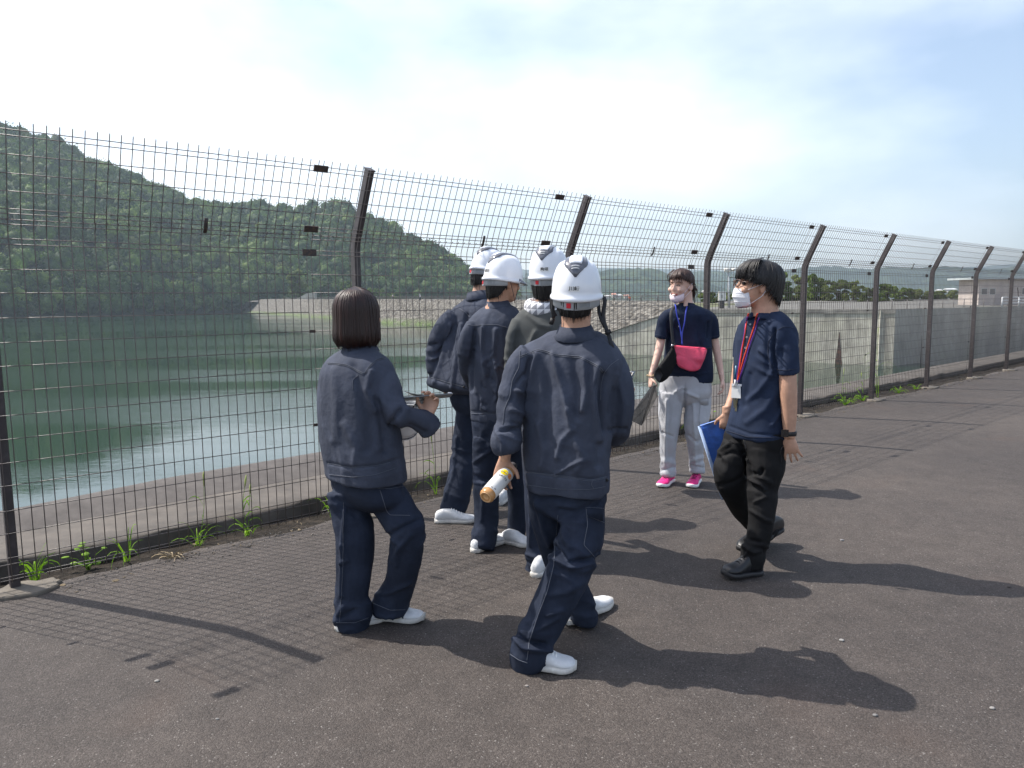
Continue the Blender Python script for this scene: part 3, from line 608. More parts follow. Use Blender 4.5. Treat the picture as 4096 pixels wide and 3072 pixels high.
def panels(k):
    s0 = 1.690+SP*(k-1); n = 38; st = (SP-.032)/(n-1); L = []
    for i in range(n):
        s = s0+i*st+random.gauss(0, .0006); zs = [.052, .9, 1.76, 1.80, 1.835, 1.868]
        P = [fp(s, .006+lean(z)+(.012*(z-1.80)/.06 if z > 1.80 else 0), z) for z in zs]+[fp(s, .006+lean(1.868)+.030, 1.874)]
        L.append(tube(P, WR, 5))
    for z in ROWS: L.append(tube([fp(s0-.004, lean(z)+(.015 if z > 1.84 else .0015), z), fp(s0+(n-1)*st+.004, lean(z)+(.015 if z > 1.84 else .0015), z)], WR, 5))
    mesh('mesh_panel', join(L), M['wire'], fence)
    L = []
    for i in range(n):
        s = s0+i*st; L.append(tube([fz(s, 1.868, .012), fz(s, 1.96, .006), fz(s, 2.12, .006), fz(s, 2.298, .006)], WR, 5))
    for z in OROW: L.append(tube([fz(s0-.004, z, .0015), fz(s0+(n-1)*st+.004, z, .0015)], WR, 5))
    mesh('overhang_panel', join(L), M['wire'], fence)
    sj = s0-.016; d3 = np.array([FD[0], FD[1], 0]); n3 = np.array([FN[0], FN[1], 0])
    for z, w, h in ((2.2515, .046, .020), (1.907, .046, .020), (1.7635, .046, .021), (1.268, .020, .009), (.664, .020, .009)):
        t = unit(np.array(fz(0, z+.02))-fz(0, z-.02)); w3 = np.cross(d3, t); R = np.stack([d3, w3, t], 1); c = fz(sj, z, .012 if w > .03 else .010)
        parts = [boxm(c, (w, .0045, h), R)]
        if w > .03: parts += [boxm(c+d3*(x*w*.55)+w3*(-.007), (.008, .003, .008), R) for x in (-1, 1)]
        mesh('clip', join(parts), M['clip'], fence, smooth=False)
    hk = s0+SP*.69-.03
    mesh('hook', tube([fz(hk, 1.932, .012), fz(hk, 1.90, .018), fz(hk, 1.872, .020), fz(hk, 1.852, .014)], [[.011, .004]]*4, 8, d3), M['clip'], fence)
for k in range(-1, 17): post_obj(k)
for k in range(0, 17): panels(k)
M['foot'] = concrete('footing_concrete', (.085, .072, .058), (.17, .148, .12), .1, 8)
for k in range(-1, 12):                 # broken concrete footings round the post feet
    g = np.random.default_rng(k+5); a = np.linspace(0, 2*math.pi, 18, endpoint=False)
    r = 1+.16*g.normal(size=18); ox, oy = .15*np.cos(a)*r, .105*np.sin(a)*r
    ox = np.clip(ox*1.3, -.17, .17)
    A = [np.array([fp(SP*k+.03+x*sc, .015+y*sc, z) for x, y in zip(ox, oy)]) for sc, z in ((1.04, -.05), (1.0, .012), (.95, .019), (.5, .021))]
    mesh('footing', rings(A), M['foot'], fence, smooth=False)
rebase(fence)
# ------------------------------------------------------------------ weeds, each clump a plant of its own
M['grass'] = leafmat('weed_blades', (.10, .20, .020), (.22, .36, .045), 9, .35)
M['seed'] = mat('seed_head', (.35, .42, .12), .8); M['dry'] = mat('dry_grass', (.36, .28, .17), .85, var=.3, vscale=40)
def blade(b, d, L, w, droop, g):
    P = []; q = np.array(b, float); v = unit(d)
    for i in range(7): P.append(q.copy()); q = q+v*L/6; v = unit(v+[0, 0, -droop*(i+1)*.09])
    P = np.array(P); s = unit(np.cross(P[-1]-P[0]+[.001, 0, 0], [0, 0, 1])+g.normal(size=3)*.25); wd = w*np.array([.6, 1, 1.05, .95, .75, .42, .03])
    V = np.vstack([P-s*wd[:, None], P+[0, 0, -.0012*w/.004], P+s*wd[:, None]]); F = [(i, i+1, 8+i, 7+i) for i in range(6)]+[(7+i, 8+i, 15+i, 14+i) for i in range(6)]
    return V, F
def weed(pos, h, n, label, seed, stalk=0, broad=0, spread=.55, m=None, wb=.0045):
    g = np.random.default_rng(seed); root = empty('weed', pos, label, 'weed', 'weeds along the fence'); L = []
    for i in range(n):
        a = g.uniform(0, 6.28); d = [math.cos(a)*spread*g.uniform(.3, 1.2), math.sin(a)*spread*g.uniform(.3, 1.2), 1]
        L.append(blade(np.array(pos)+g.normal(size=3)*[.012, .012, 0], d, h*g.uniform(.55, 1.05), wb*g.uniform(.7, 1.35), g.uniform(.5, 2.6), g))
    for s in range(stalk):
        hh = h*g.uniform(1.5, 1.9); top_ = np.array(pos)+[g.normal()*.04, g.normal()*.04, hh]; P = resample([pos, (np.array(pos)+top_)/2+g.normal(size=3)*.015, top_], 8)
        st = mesh('stem', tube(P, .0016, 5), m or M['grass'], root); mesh('seed_head', tube([P[-2], P[-1], P[-1]+[.004, 0, .03]], [.003, .007, .002], 7), M['seed'], st)
        for q in (2, 3, 4): L.append(blade(P[q], [g.normal(), g.normal(), 1.1], h*.55, wb*.9, 2.0, g))
    for s in range(broad):
        p_ = np.array(pos)+[g.normal()*.05, g.normal()*.05, g.uniform(.04, h)]; L.append(ellipsoid(p_, (.022, .016, .003), np.array(Matrix.Rotation(g.uniform(0, 6), 3, 'Z') @ Matrix.Rotation(g.uniform(-.6, .6), 3, 'X')), 8, 4))
        L.append(tube([pos, (np.array(pos)+p_)/2+[0, 0, .03], p_], .0015, 4))
    mesh('blades', join(L), m or M['grass'], root); rebase(root)
def wpos(s, off=-.16): return fp(s, off, -.03)
def s_of(u, v):                        # distance along the fence of a ground point
    p = gnd(u, v)[:2]-FB; return p@FD
W_ = [(190, 2262, .22, 16, 'bright green upright grass tuft right beside the nearest fence post', 0, 0, .30, .006), (405, 2235, .19, 4, 'leafy weed with round leaves and yellowed tips behind the mesh', 0, 13, .5, .004), (545, 2195, .30, 9, 'tall arching grass weed third from the nearest post', 0, 0, .5, .0045),
      (785, 2120, .26, 11, 'spreading grass weed in the middle of the nearest fence bay', 1, 0, .7, .0042), (960, 2070, .20, 10, 'low weed with one tall green seed head in the nearest bay', 2, 0, .8, .004), (1235, 1985, .24, 8, 'thin grass weed with tall seed stalk just left of the bobbed woman', 2, 0, .6, .004),
      (1600, 1905, .26, 8, 'grass weed seen between the bobbed woman and the men', 1, 0, .4, .004), (2590, 1705, .34, 22, 'dense green weed clump behind the black folder', 0, 10, .75, .007), (2640, 1700, .28, 16, 'leafy weed clump beside the legs of the ponytailed woman', 0, 6, .8, .006),
      (3345, 1605, .28, 22, 'broad grass clump left of the fifth fence post', 1, 0, .9, .006), (3420, 1590, .24, 18, 'grass clump touching the foot of the fifth fence post', 1, 0, .9, .006), (3560, 1560, .22, 16, 'light green grass tuft right of the fifth fence post', 0, 0, .9, .006), (3620, 1545, .18, 12, 'small grass tuft farthest right along the fence foot', 0, 0, .9, .006),
      (3380, 1570, .62, 3, 'single very tall thin grass stalk left of the fifth post', 2, 0, .12, .004)]
for i, (u, v, h, n_, lb, st, br, sp_, wb) in enumerate(W_): weed(wpos(s_of(u, v)-.08, -.17 if i not in (7, 8) else -.10), h, n_, lb, 300+i, st, br, sp_, None, wb)
weed(wpos(s_of(640, 2200)+.02, .02)+[0, 0, .03], .16, 26, 'withered straw coloured grass lying at the foot of the mesh', 350, 0, 0, 2.6, M['dry'], .0035)
weed(wpos(s_of(2620, 1745), .01)+[0, 0, .03], .15, 22, 'dry yellow grass beside the green clump at the woman\'s feet', 351, 0, 0, 2.2, M['dry'], .0035)
def bit_(u, v, r, label, col, seed):
    g = np.random.default_rng(seed); V, F = ellipsoid((0, 0, 0), (r, r*.7, r*.45), nu=8, nv=6); V = V*(1+.25*vnoise(V/r*2, seed))[:, None]; q = gnd(u, v)
    tag(mesh('pebble', (V+q+[0, 0, r*.35], F), mat('pebble_stone', tuple(x*.6 for x in col), .85), smooth=False), label, 'stone', 'loose stones on the road')
for i, (u, v, r, lb, col) in enumerate([(628, 2727, .010, 'small pale pebble below the curved post shadow', (.42, .40, .37)), (3367, 2564, .011, 'pale grey pebble on the road right of the front man\'s shadow', (.45, .44, .42)), (3368, 2163, .012, 'grey pebble on the road right of the walking man\'s rear foot', (.36, .36, .37)), (4036, 2350, .010, 'dark pebble near the right edge above the head shadow', (.12, .10, .09)), (3970, 2836, .010, 'pale pebble low at the right of the road', (.4, .38, .36)), (2107, 2746, .008, 'tiny pebble just below the white shoe of the front man', (.4, .36, .33)), (3500, 2864, .010, 'grey pebble below the tip of the front man\'s shadow', (.3, .29, .28)), (868, 2878, .007, 'small pale stone at the lower left of the road', (.4, .38, .36))]): bit_(u, v, r, lb, col, 400+i)
# ------------------------------------------------------------------ people: helpers
def frame(az, pitch=0, rollv=0):       # columns: side (person's right), forward, up; az clockwise from +Y; pitch > 0 looks up
    a = rad(az); s = np.array([math.cos(a), -math.sin(a), 0]); f = np.array([math.sin(a), math.cos(a), 0]); u = np.array([0, 0, 1.])
    p = rad(pitch); f2 = f*math.cos(p)+u*math.sin(p); u2 = -f*math.sin(p)+u*math.cos(p); r = rad(rollv)
    s3 = s*math.cos(r)+u2*math.sin(r); u3 = -s*math.sin(r)+u2*math.cos(r); return np.stack([s3, f2, u3], 1)
def limb(L, n=None, seg=18, flat=1.0, k=1.0):
    A = np.array([[*at(u, v, Y), r*Y/FOC*k] for u, v, Y, r in L]); A = resample(A, n or 4*len(L))
    return tube(A[:, :3], np.stack([A[:, 3], A[:, 3]*flat], 1), seg, None)
def torso(L, az, ratio=.45, seg=40, p=2.5, n=None):
    out = []; a = rad(az); s = np.array([math.cos(a), -math.sin(a), 0]); f = np.array([math.sin(a), math.cos(a), 0]); A = []
    for v, xl, xr, Y in L:
        c = at((xl+xr)/2, v, Y); hw = (xr-xl)/2*Y/FOC; ph = a-math.atan2(c[0], c[1]); A.append([*c, hw/math.sqrt(math.cos(ph)**2+(ratio*math.sin(ph))**2)])
    A = resample(A, n or 4*len(L)); t = np.linspace(0, 2*math.pi, seg, endpoint=False)
    cx = np.sign(np.cos(t))*np.abs(np.cos(t))**(2/p); cy = np.sign(np.sin(t))*np.abs(np.sin(t))**(2/p)
    for q in A[::-1]: out.append(q[:3]+np.outer(cx*q[3], s)+np.outer(cy*q[3]*ratio, f))
    return rings(out)
EYEP = np.array([0, 0, EYE])
def pline(px, P):                       # distance in px from every point px to polyline P
    d = np.full(len(px), 1e9); P = np.asarray(P, float)
    for a, b in zip(P[:-1], P[1:]):
        t = np.clip(((px-a)@(b-a))/((b-a)@(b-a)+1e-9), 0, 1); q = a+t[:, None]*(b-a); d = np.minimum(d, np.linalg.norm(px-q, axis=1))
    return d
def cloth(name, parts, m, parent, vox=.007, sm=3, wr=.006, vert=True, joints=(), folds=(), seed=1, az=0, freq=1.):
    """fuse the shapes, then raise folds and wrinkles in the surface"""
    V, F, N = remesh(join(parts), vox, sm)
    wr = wr*1.35; a = rad(az); s = np.array([math.cos(a), -math.sin(a), 0])
    f3 = np.array([math.sin(a), math.cos(a), 0])
    Q = np.stack([V@s, V@f3, V[:, 2]], 1)
    sc = np.array([9.5, 9.5, 2.2] if vert else [7., 7., 6.])*freq
    w = fbm(Q*sc+1.5*vnoise(Q*5, seed+3)[:, None], 3, seed)
    ridge = (1-np.abs(vnoise(Q*sc*.8+[0, 0, 0], seed+7))*2)
    rg2 = 1-np.abs(vnoise(Q*sc*1.9+3.1, seed+9))*2.2
    d = wr*(.8*w+.75*np.clip(ridge, -.6, 1)**1+.28*rg2)
    for (u, v, Y, R, dr, amp) in joints:    # crumpled zone: folds run across direction dr
        c = at(u, v, Y); dd = unit(np.asarray(dr, float)); g = np.exp(-((V-c)**2).sum(1)/R**2)
        al = (V-c)@dd; rest = (V-c)-np.outer(al, dd); wq = np.hstack([rest*4.2, (al*2.6/R*.62)[:, None]])[:, [0, 1, 3]]+np.array([0, 0, 1.])*rest[:, 2:3]*5; wq = wq+.9*vnoise(Q*6, seed+11)[:, None]; d = d+g*amp*1.7*(1-np.abs(vnoise(wq*1.25, seed+12))*2.6)
    if folds:
        px = proj(V); vis = np.clip(-(N*(V-EYEP)).sum(1)/np.linalg.norm(V-EYEP, axis=1), 0, 1)**.5
        for P, amp, wd in folds:
            dd = pline(px, P); e = np.exp(-(dd/wd)**2); P = np.asarray(P, float)
            d = d+vis*amp*1.9*e
    V = V+N*d[:, None]
    o = mesh(name, (V, F), m, parent); o['_bvh'] = 0
    return o, BVHTree.FromPolygons([tuple(x) for x in V], [tuple(int(i) for i in f) for f in F])
def drape(bvh, P, off=.0015, step=6):   # lay an image-path onto a surface
    P = np.asarray(P, float); L = np.concatenate([[0], np.cumsum(np.linalg.norm(np.diff(P, axis=0), axis=1))]); n = max(3, int(L[-1]/step)); out = []
    for t in np.linspace(0, L[-1], n):
        u, v = np.interp(t, L, P[:, 0]), np.interp(t, L, P[:, 1]); r = unit(ray(u, v)); h = bvh.ray_cast(Vector(EYEP), Vector(r))
        if h[0] is not None: out.append(np.array(h[0])+np.array(h[1])*off*(1 if np.dot(h[1], r) < 0 else -1))
    return np.array(out)
def seams(bvh, lines, parent, m=None, r=.0013, name='seam'):
    for P in lines:
        q = drape(bvh, P)
        if len(q) > 2:
            q = q.copy(); q[1:-1] = (q[:-2]+q[1:-1]*2+q[2:])/4; mesh(name, tube(q, [[r*1.3, r*.8]]*len(q), 5), m or M['thread'], parent)
def head_shapes(c, R, k=1.0):
    P = lambda x, y, z: np.asarray(c)+R@np.array([x, y, z])*k
    L = [ellipsoid(P(0, -.014, .032), np.array([.077, .094, .086])*k, R, 24, 16), ellipsoid(P(0, .022, -.022), np.array([.062, .068, .078])*k, R, 20, 14),
         ellipsoid(P(0, .048, -.078), np.array([.036, .034, .030])*k, R, 14, 10), ellipsoid(P(0, -.03, -.03), np.array([.058, .060, .07])*k, R, 16, 10),
         tube([P(0, .078, .022), P(0, .094, -.008), P(0, .099, -.020), P(0, .080, -.034)], np.array([[.006, .008], [.008, .010], [.013, .008], [.010, .006]])*k, 10, R[:, 0])]
    for s in (-1, 1):
        L.append(ellipsoid(P(s*.079, -.012, -.006), np.array([.010, .019, .031])*k, R@np.array(Matrix.Rotation(s*.35, 3, 'Z')), 12, 8))
        L.append(ellipsoid(P(s*.038, .066, -.022), np.array([.022, .018, .020])*k, R, 10, 8))
    return L
def sculpt_face(V, N, c, R, k, smile=0):
    Q = ((V-np.asarray(c))@R)/k; g = lambda x, y, z, sx, sz: np.exp(-((Q[:, 0]-x)/sx)**2-((Q[:, 2]-z)/sz)**2)*(Q[:, 1] > .03)
    d = np.zeros(len(V))
    for s in (-1, 1): d += -.009*g(s*.032, 0, .012, .016, .010)+.004*g(s*.032, 0, .034, .022, .007)+(.005*smile)*g(s*.043, 0, -.026, .016, .014)
    d += .004*g(0, 0, -.056, .024, .006)-.003*g(0, 0, -.063, .02, .004)+.003*g(0, 0, -.070, .020, .006)
    return V+N*(d*k)[:, None]
def hand(w, d, n, side, curl=.5, spread=.12, k=1.0, thumb=.8):
    """w wrist, d towards the fingers, n palm side, side = direction of the thumb"""
    d = unit(d); n = unit(np.asarray(n, float)-d*(np.asarray(n, float)@d)); t = np.cross(d, n); t = t if t@np.asarray(side, float) > 0 else -t; w = np.asarray(w, float)
    L = [tube(np.array([w-d*.045*k, w, w+d*.030*k, w+d*.062*k, w+d*.086*k+n*.004*k]), np.array([[.027, .020], [.026, .018], [.034, .017], [.040, .015], [.036, .011]])*k, 14, t)]
    for i, (x, ln) in enumerate(((-1.5, .062), (-.5, .078), (.5, .084), (1.5, .074))):
        b = w+d*(.078-.004*abs(x))*k+t*x*.0205*k; q = unit(d+t*x*spread); m_ = unit(n-q*(n@q)); P = [b-q*.012*k, b]; c = curl*(1+.07*(1.5-x))
        for sg, a in ((.44, .75), (.32, 1.15), (.24, .7)):
            ca, sa = math.cos(a*c), math.sin(a*c); q, m_ = unit(q*ca+m_*sa), unit(m_*ca-q*sa); P.append(P[-1]+q*ln*sg*k)
        L.append(tube(resample(P, 12), np.interp(np.linspace(0, 1, 12), [0, .3, 1], [.0092, .0086, .0062])*k, 9))
    tb = w+d*.022*k+t*.024*k; q = unit(d*.62+t*.72+n*.30*thumb); q2 = unit(d*.85+t*.30+n*.42*thumb)
    L.append(tube(resample([tb-q*.012*k, tb+q*.022*k, tb+q*.046*k, tb+q*.046*k+q2*.030*k], 10), np.interp(np.linspace(0, 1, 10), [0, .4, 1], [.0145, .0115, .0075])*k, 10))
    return L
def hair(name, c, R, k, radii, zend, n, m, parent, seed=1, thick=.006, jitter=.06, hang=0, top=(0, -.02), tuck=0., base=True, amin=-180, amax=180, part_off=0):
    """locks of hair growing from the crown over the skull; zend(angle) gives where they end (local z, 0 = mid head)"""
    g = np.random.default_rng(seed); a_, b_, c_ = radii; cz = .025; L = []
    def path(phi, ze, lift, jit):
        P = []
        for z in np.linspace(0, 1, 12):
            zz = (c_+cz)*(1-z)+ze*z; zl = zz-cz
            if zl > 0: rr = math.sqrt(max(0, 1-(zl/c_)**2)); 
            else: rr = 1-(.10+tuck)*(zl/(c_*1.6))**2*(0 if hang else 1)-(tuck*min(1, (zl/(c_*1.6))**2) if hang else 0)
            if hang and zl < 0 and -zl/(c_*1.6) > .78: rr -= (-zl/(c_*1.6)-.78)*1.1
            p = phi+jit*z*z; tw = 1-z
            P.append([a_*rr*math.sin(p)*lift+top[0]*tw, b_*rr*math.cos(p)*lift-.012+top[1]*tw*.3, zz+(lift-1)*.05*(1-z)])
        return np.array(P)
    if base:
        ph = np.linspace(rad(amin), rad(amax), 60); G = np.array([path(p, zend(math.degrees(p)), .985, 0) for p in ph])
        V = (G.reshape(-1, 3)*k)@R.T+np.asarray(c); nn = 12; F = [(i*nn+j, (i+1)*nn+j, (i+1)*nn+j+1, i*nn+j+1) for i in range(59) for j in range(nn-1)]
        L.append((V, F))
    for i in range(n):
        phi = rad(g.uniform(amin, amax)); ze = zend(math.degrees(phi))+g.normal()*.009
        P = path(phi, ze, g.uniform(.99, 1.035), g.normal()*jitter); P = (P*k)@R.T+np.asarray(c); r = thick*k*g.uniform(.6, 1.2)
        L.append(tube(resample(P, 14), np.stack([r*np.interp(np.linspace(0, 1, 14), [0, .12, .7, 1], [.4, 1, .9, .12]), r*.45*np.interp(np.linspace(0, 1, 14), [0, .12, .7, 1], [.4, 1, .9, .12])], 1), 6))
    return mesh(name, join(L), m, parent)
def lerp_tab(T):
    xs, ys = zip(*T); return lambda a: float(np.interp(abs(a), xs, ys))
def shoe(heel, toe, m, parent, w=.098, hgt=.095, up=(0, 0, 1), sole_m=None, lace=None, name='shoe', boot=0):
    heel, toe = np.asarray(heel, float), np.asarray(toe, float); d = toe-heel; Ls = np.linalg.norm(d); d = d/Ls; s = unit(np.cross(d, up)); u = np.cross(s, d)
    W = [(-.0, .30), (.04, .62), (.14, .68), (.34, .64), (.55, .80), (.72, .98), (.86, .92), (.95, .66), (1.0, .30)]
    Hh = [(0, .62), (.04, .80), (.14, .95+boot), (.30, .98+boot), (.45, .92+boot*.4), (.58, .72), (.72, .56), (.86, .50), (.95, .40), (1.0, .24)]
    wf = lambda t: np.interp(t, *zip(*W))*w/2; hf = lambda t: np.interp(t, *zip(*Hh))*hgt
    T = np.array([0, .015, .04, .09, .16, .25, .35, .45, .55, .65, .74, .82, .89, .94, .975, 1.0]); out = []; sol = []
    ang = np.linspace(0, 2*math.pi, 20, endpoint=False)
    toes = lambda t: .010*max(0, (t-.75)/.25)**2
    for t in T:
        c = heel+d*Ls*t; ww, hh = wf(t), hf(t); r = []
        for a in ang:
            x = np.sign(math.cos(a))*abs(math.cos(a))**.75*ww*(.90 if math.sin(a) > .3 else 1); z = .5+.5*np.sign(math.sin(a))*abs(math.sin(a))**.8
            r.append(c+s*x+u*(.016+z*(hh-.016)+toes(t)))
        out.append(np.array(r)); r = []
        for a in ang:
            x = np.sign(math.cos(a))*abs(math.cos(a))**.6*(ww+.0045); z = (.5+.5*np.sign(math.sin(a))*abs(math.sin(a))**.35)
            r.append(c+s*x+u*(z*.027+toes(t)))
        sol.append(np.array(r))
    sol[0] = sol[0]-d*.004; sol[-1] = sol[-1]+d*.004
    o = mesh(name, rings(out), m, parent); mesh('sole', rings(sol), sole_m or M['sole'], o)
    if lace:
        L = []
        for t in (.40, .46, .52, .58, .64):
            c = heel+d*Ls*t+u*(hf(t)+.001); L.append(tube([c-s*.022-u*.006, c+u*.004, c+s*.022-u*.006], .0028, 6))
        c = heel+d*Ls*.38+u*(hf(.38)+.004)
        mesh('laces', join(L), lace, o)
    return o
def neckband(name, c, R, prof, ratio, m, parent, gap=0, seg=44, lift=None):
    """closed collar: prof = (radius, height) loop; gap = half opening in degrees at the front"""
    t = np.linspace(rad(90+gap), rad(450-gap), seg); out = []
    for a in t:
        dz = lift(a) if lift else 0
        out.append(np.array([np.asarray(c)+R@np.array([r*math.cos(a), r*ratio*math.sin(a), z+dz*(1 if i in (1, 2) else .6)]) for i, (r, z) in enumerate(prof)]))
    return mesh(name, rings(out, caps=True) if gap else rings(out, closed=True), m, parent)
def ribbon(name, P, w, th, m, parent, side=None, seg=8):
    P = np.asarray(P, float); n = 4*len(P); P = resample(P, n); return mesh(name, tube(P, [[w, th]]*n, seg, side), m, parent)
# helmet: dome, brim, smoked crest, headband, strap and name sticker
def text_mesh(s, size):
    cu = bpy.data.curves.new('t', 'FONT'); cu.body = s; cu.size = size; cu.align_x = 'CENTER'; cu.align_y = 'CENTER'; cu.extrude = 0; cu.offset = size*.018
    o = bpy.data.objects.new('t', cu); scene.collection.objects.link(o); dg = bpy.context.evaluated_depsgraph_get(); dg.update()
    me = bpy.data.meshes.new_from_object(o.evaluated_get(dg)); V = np.array([v.co[:] for v in me.vertices]); F = [tuple(p.vertices) for p in me.polygons]
    bpy.data.objects.remove(o); bpy.data.curves.remove(cu); return V, F
def helmet(c, R, w, parent, name='helmet', sticker=None, sticker_az=-8, visor=True, band=True, strap=None, root=None):
    """c centre of the brim plane, w half width"""
    a, b, h = w, w*1.17, w*1.43; c = np.asarray(c, float)
    W3 = lambda q: c+np.asarray(q)@R.T
    def dome(az, t, k=1.0):             # az degrees (0 front), t 0 brim .. 1 top
        p = rad(az); el = t*math.pi/2; cr = math.cos(el)**.58; return np.array([a*cr*math.sin(p)*k, b*cr*math.cos(p)*k, h*math.sin(el)**1.05*k])
    H_ = []; seg = 56; az = np.linspace(0, 360, seg, endpoint=False)
    fl = lambda q: 1+.055*math.exp(-((q-0)/50)**2)+.055*math.exp(-((q-360)/50)**2)+.03*math.exp(-((q-180)/45)**2)
    rows = []
    for k_, z in ((.93, -.010), (1.035, -.012), (1.06, -.006), (1.05, .001), (1.0, .006)): rows.append(np.array([[a*k_*fl(q)*math.sin(rad(q)), b*k_*fl(q)*math.cos(rad(q)), z*1.1-.012*math.cos(rad(q)*2)*0] for q in az]))
    for t in np.linspace(.06, .985, 20): rows.append(np.array([dome(q, t)*[1, 1, 1]+[0, 0, .006] for q in az]))
    V, F = rings(rows)
    # moulded shoulders beside the crest
    Q = V.copy(); r_ = np.abs(V[:, 0]); V[:, 2] += np.where(V[:, 2] > h*.45, -.005*np.exp(-((r_-a*.52)/(.12*a))**2), 0)
    hm = mesh(name, (W3(V), F), M['helmet'], parent)
    g = []
    tt = np.linspace(.46, .97, 9)
    def patch(wf, zt, k_, azc):          # strip on the dome from back to front over the top
        rowsP = []
        for t in zt:
            half = wf(t); rowsP.append([W3(dome_xy(x, t, azc, k_)) for x in np.linspace(-half, half, 9)])
        return rowsP
    def surf(x, y, k_=1.0):             # point of the dome above local x, y
        rr = min(.995, math.sqrt((x/a)**2+(y/b)**2)); el = math.acos(rr**(1/.58)); return np.array([x*k_, y*k_, h*math.sin(el)**1.05*k_+.006])
    def strip(y0, y1, wf, lift, n=22, m_=9):
        G = [[surf(wf(t)*s_, y0+(y1-y0)*t)+[0, 0, 0] for s_ in np.linspace(-1, 1, m_)] for t in np.linspace(0, 1, n)]
        G = np.array(G); ctr = np.array([0, 0, h*.2]); D = G-ctr; D /= np.linalg.norm(D, axis=2)[..., None]; lo, up_ = G-D*.003, G+D*lift
        A = np.vstack([W3(up_.reshape(-1, 3)), W3(lo.reshape(-1, 3))]); k2 = n*m_; F = []
        for i in range(n-1):
            for j in range(m_-1): q = i*m_+j; F.append((q, q+1, q+m_+1, q+m_)); F.append((k2+q, k2+q+m_, k2+q+m_+1, k2+q+1))
        for i in range(n-1):
            q = i*m_; F.append((q, q+m_, k2+q+m_, k2+q)); q = i*m_+m_-1; F.append((q+m_, q, k2+q, k2+q+m_))
        for j in range(m_-1): F.append((j+1, j, k2+j, k2+j+1)); q = (n-1)*m_+j; F.append((q, q+1, k2+q+1, k2+q))
        return A, F
    mesh('crest_cover', strip(-b*.90, b*.62, lambda t: a*np.interp(t, [0, .07, .22, .36, .7, 1], [.03, .24, .46, .42, .34, .16]), .0035), M['smoke'], hm)
    mesh('crest_ridge', strip(-b*.64, b*.66, lambda t: a*np.interp(t, [0, .1, .5, 1], [.22, .25, .22, .12]), .0075), M['helmet'], hm)
    for q in (-.79, -.74): mesh('vent', strip(b*q, b*(q+.022), lambda t: a*.15, .0060, 3, 7), M['band'], hm)
    if visor:
        rowsV = []
        for q in np.linspace(-62, 62, 25):
            f = math.cos(rad(q)*1.42); rowsV.append(np.array([[a*1.0*math.sin(rad(q)), b*1.0*math.cos(rad(q)), .016], [a*1.05*math.sin(rad(q)), b*1.05*math.cos(rad(q)), .010], [a*(1.06+.26*f)*math.sin(rad(q)), b*(1.06+.26*f)*math.cos(rad(q)), -.006], [a*(1.05+.26*f)*math.sin(rad(q)), b*(1.05+.26*f)*math.cos(rad(q)), -.010], [a*1.02*math.sin(rad(q)), b*1.02*math.cos(rad(q)), .002]]))
        mesh('visor', (W3(np.vstack(rowsV)), rings(rowsV)[1][:-10]+[(0, 1, 2, 3, 4), (124, 123, 122, 121, 120)]), M['smoke'], hm)
    if band:
        rowsB = []
        for q in np.linspace(100, 260, 33):
            s_, c_ = math.sin(rad(q)), math.cos(rad(q)); e = 1-abs(q-180)/80; zt, zb = -.006, -.032-.014*max(0, e)**.5; k_ = .90
            rowsB.append(np.array([[a*k_*s_, b*k_*c_, zt+.012], [a*(k_+.05)*s_, b*(k_+.05)*c_, zt], [a*(k_+.05)*s_, b*(k_+.05)*c_, zb], [a*k_*s_, b*k_*c_, zb-.002]]))
        bd = mesh('headband', (W3(np.vstack(rowsB)), rings(rowsB)[1][:-8]+[(0, 1, 2, 3)]), M['band'], hm)
        q = 180+14; c_ = np.array([a*.95*math.sin(rad(q)), b*.955*math.cos(rad(q)), -.027]); n_ = unit([math.sin(rad(q)), math.cos(rad(q)), 0]); t_ = np.array([n_[1], -n_[0], 0]); Rl = np.stack([t_, n_, [0, 0, 1]], 1)
        mesh('adjuster', boxm(W3(c_-n_*.001), (.019, .005, .017), R@Rl), M['band'], bd, smooth=False)
        mesh('red_button', boxm(W3(c_+n_*.0045), (.0085, .004, .0095), R@Rl), M['red'], bd, smooth=False)
        q = 180-24; c2_ = np.array([a*.955*math.sin(rad(q)), b*.96*math.cos(rad(q)), -.024]); n2 = unit([math.sin(rad(q)), math.cos(rad(q)), 0]); t2 = np.array([n2[1], -n2[0], 0])
        L = [boxm(W3(c2_+t2*(i-4)*.0048), (.0012, .003, .010), R@np.stack([t2, n2, [0, 0, 1]], 1)) for i in range(9)]; mesh('ratchet', join(L), M['band'], bd, smooth=False)
    if sticker:
        bv_ = BVHTree.FromPolygons([tuple(x) for x in V], F)
        def on(x, y, d):                 # wrap around the dome
            pa = rad(180+sticker_az)-x/a; dr = np.array([math.sin(pa), math.cos(pa), 0]); h_ = bv_.ray_cast(Vector(dr*.4+[0, 0, h*.27+y]), Vector(-dr))
            nn = np.array(h_[1]); nn = nn if nn@dr > 0 else -nn; return W3(np.array(h_[0])+nn*d)
        wS, hS = .0195, .0098
        G = np.array([[on(x, y, .0012) for x in np.linspace(-wS, wS, 9)] for y in np.linspace(-hS, hS, 5)]).reshape(-1, 3); F = [(i*9+j, i*9+j+1, i*9+j+10, i*9+j+9) for i in range(4) for j in range(8)]
        st = mesh('name_sticker', (G, F), M['label_white'], hm); V, F = text_mesh(sticker, .0182)
        mesh('name_characters', (np.array([on(x, y, .0022) for x, y, z in V]), F), M['ink'], st, smooth=False)
    return hm
def person(loc, label, group=None):
    q = np.array(loc, float); q[2] = 0; return empty('person', q, label, 'person', group)
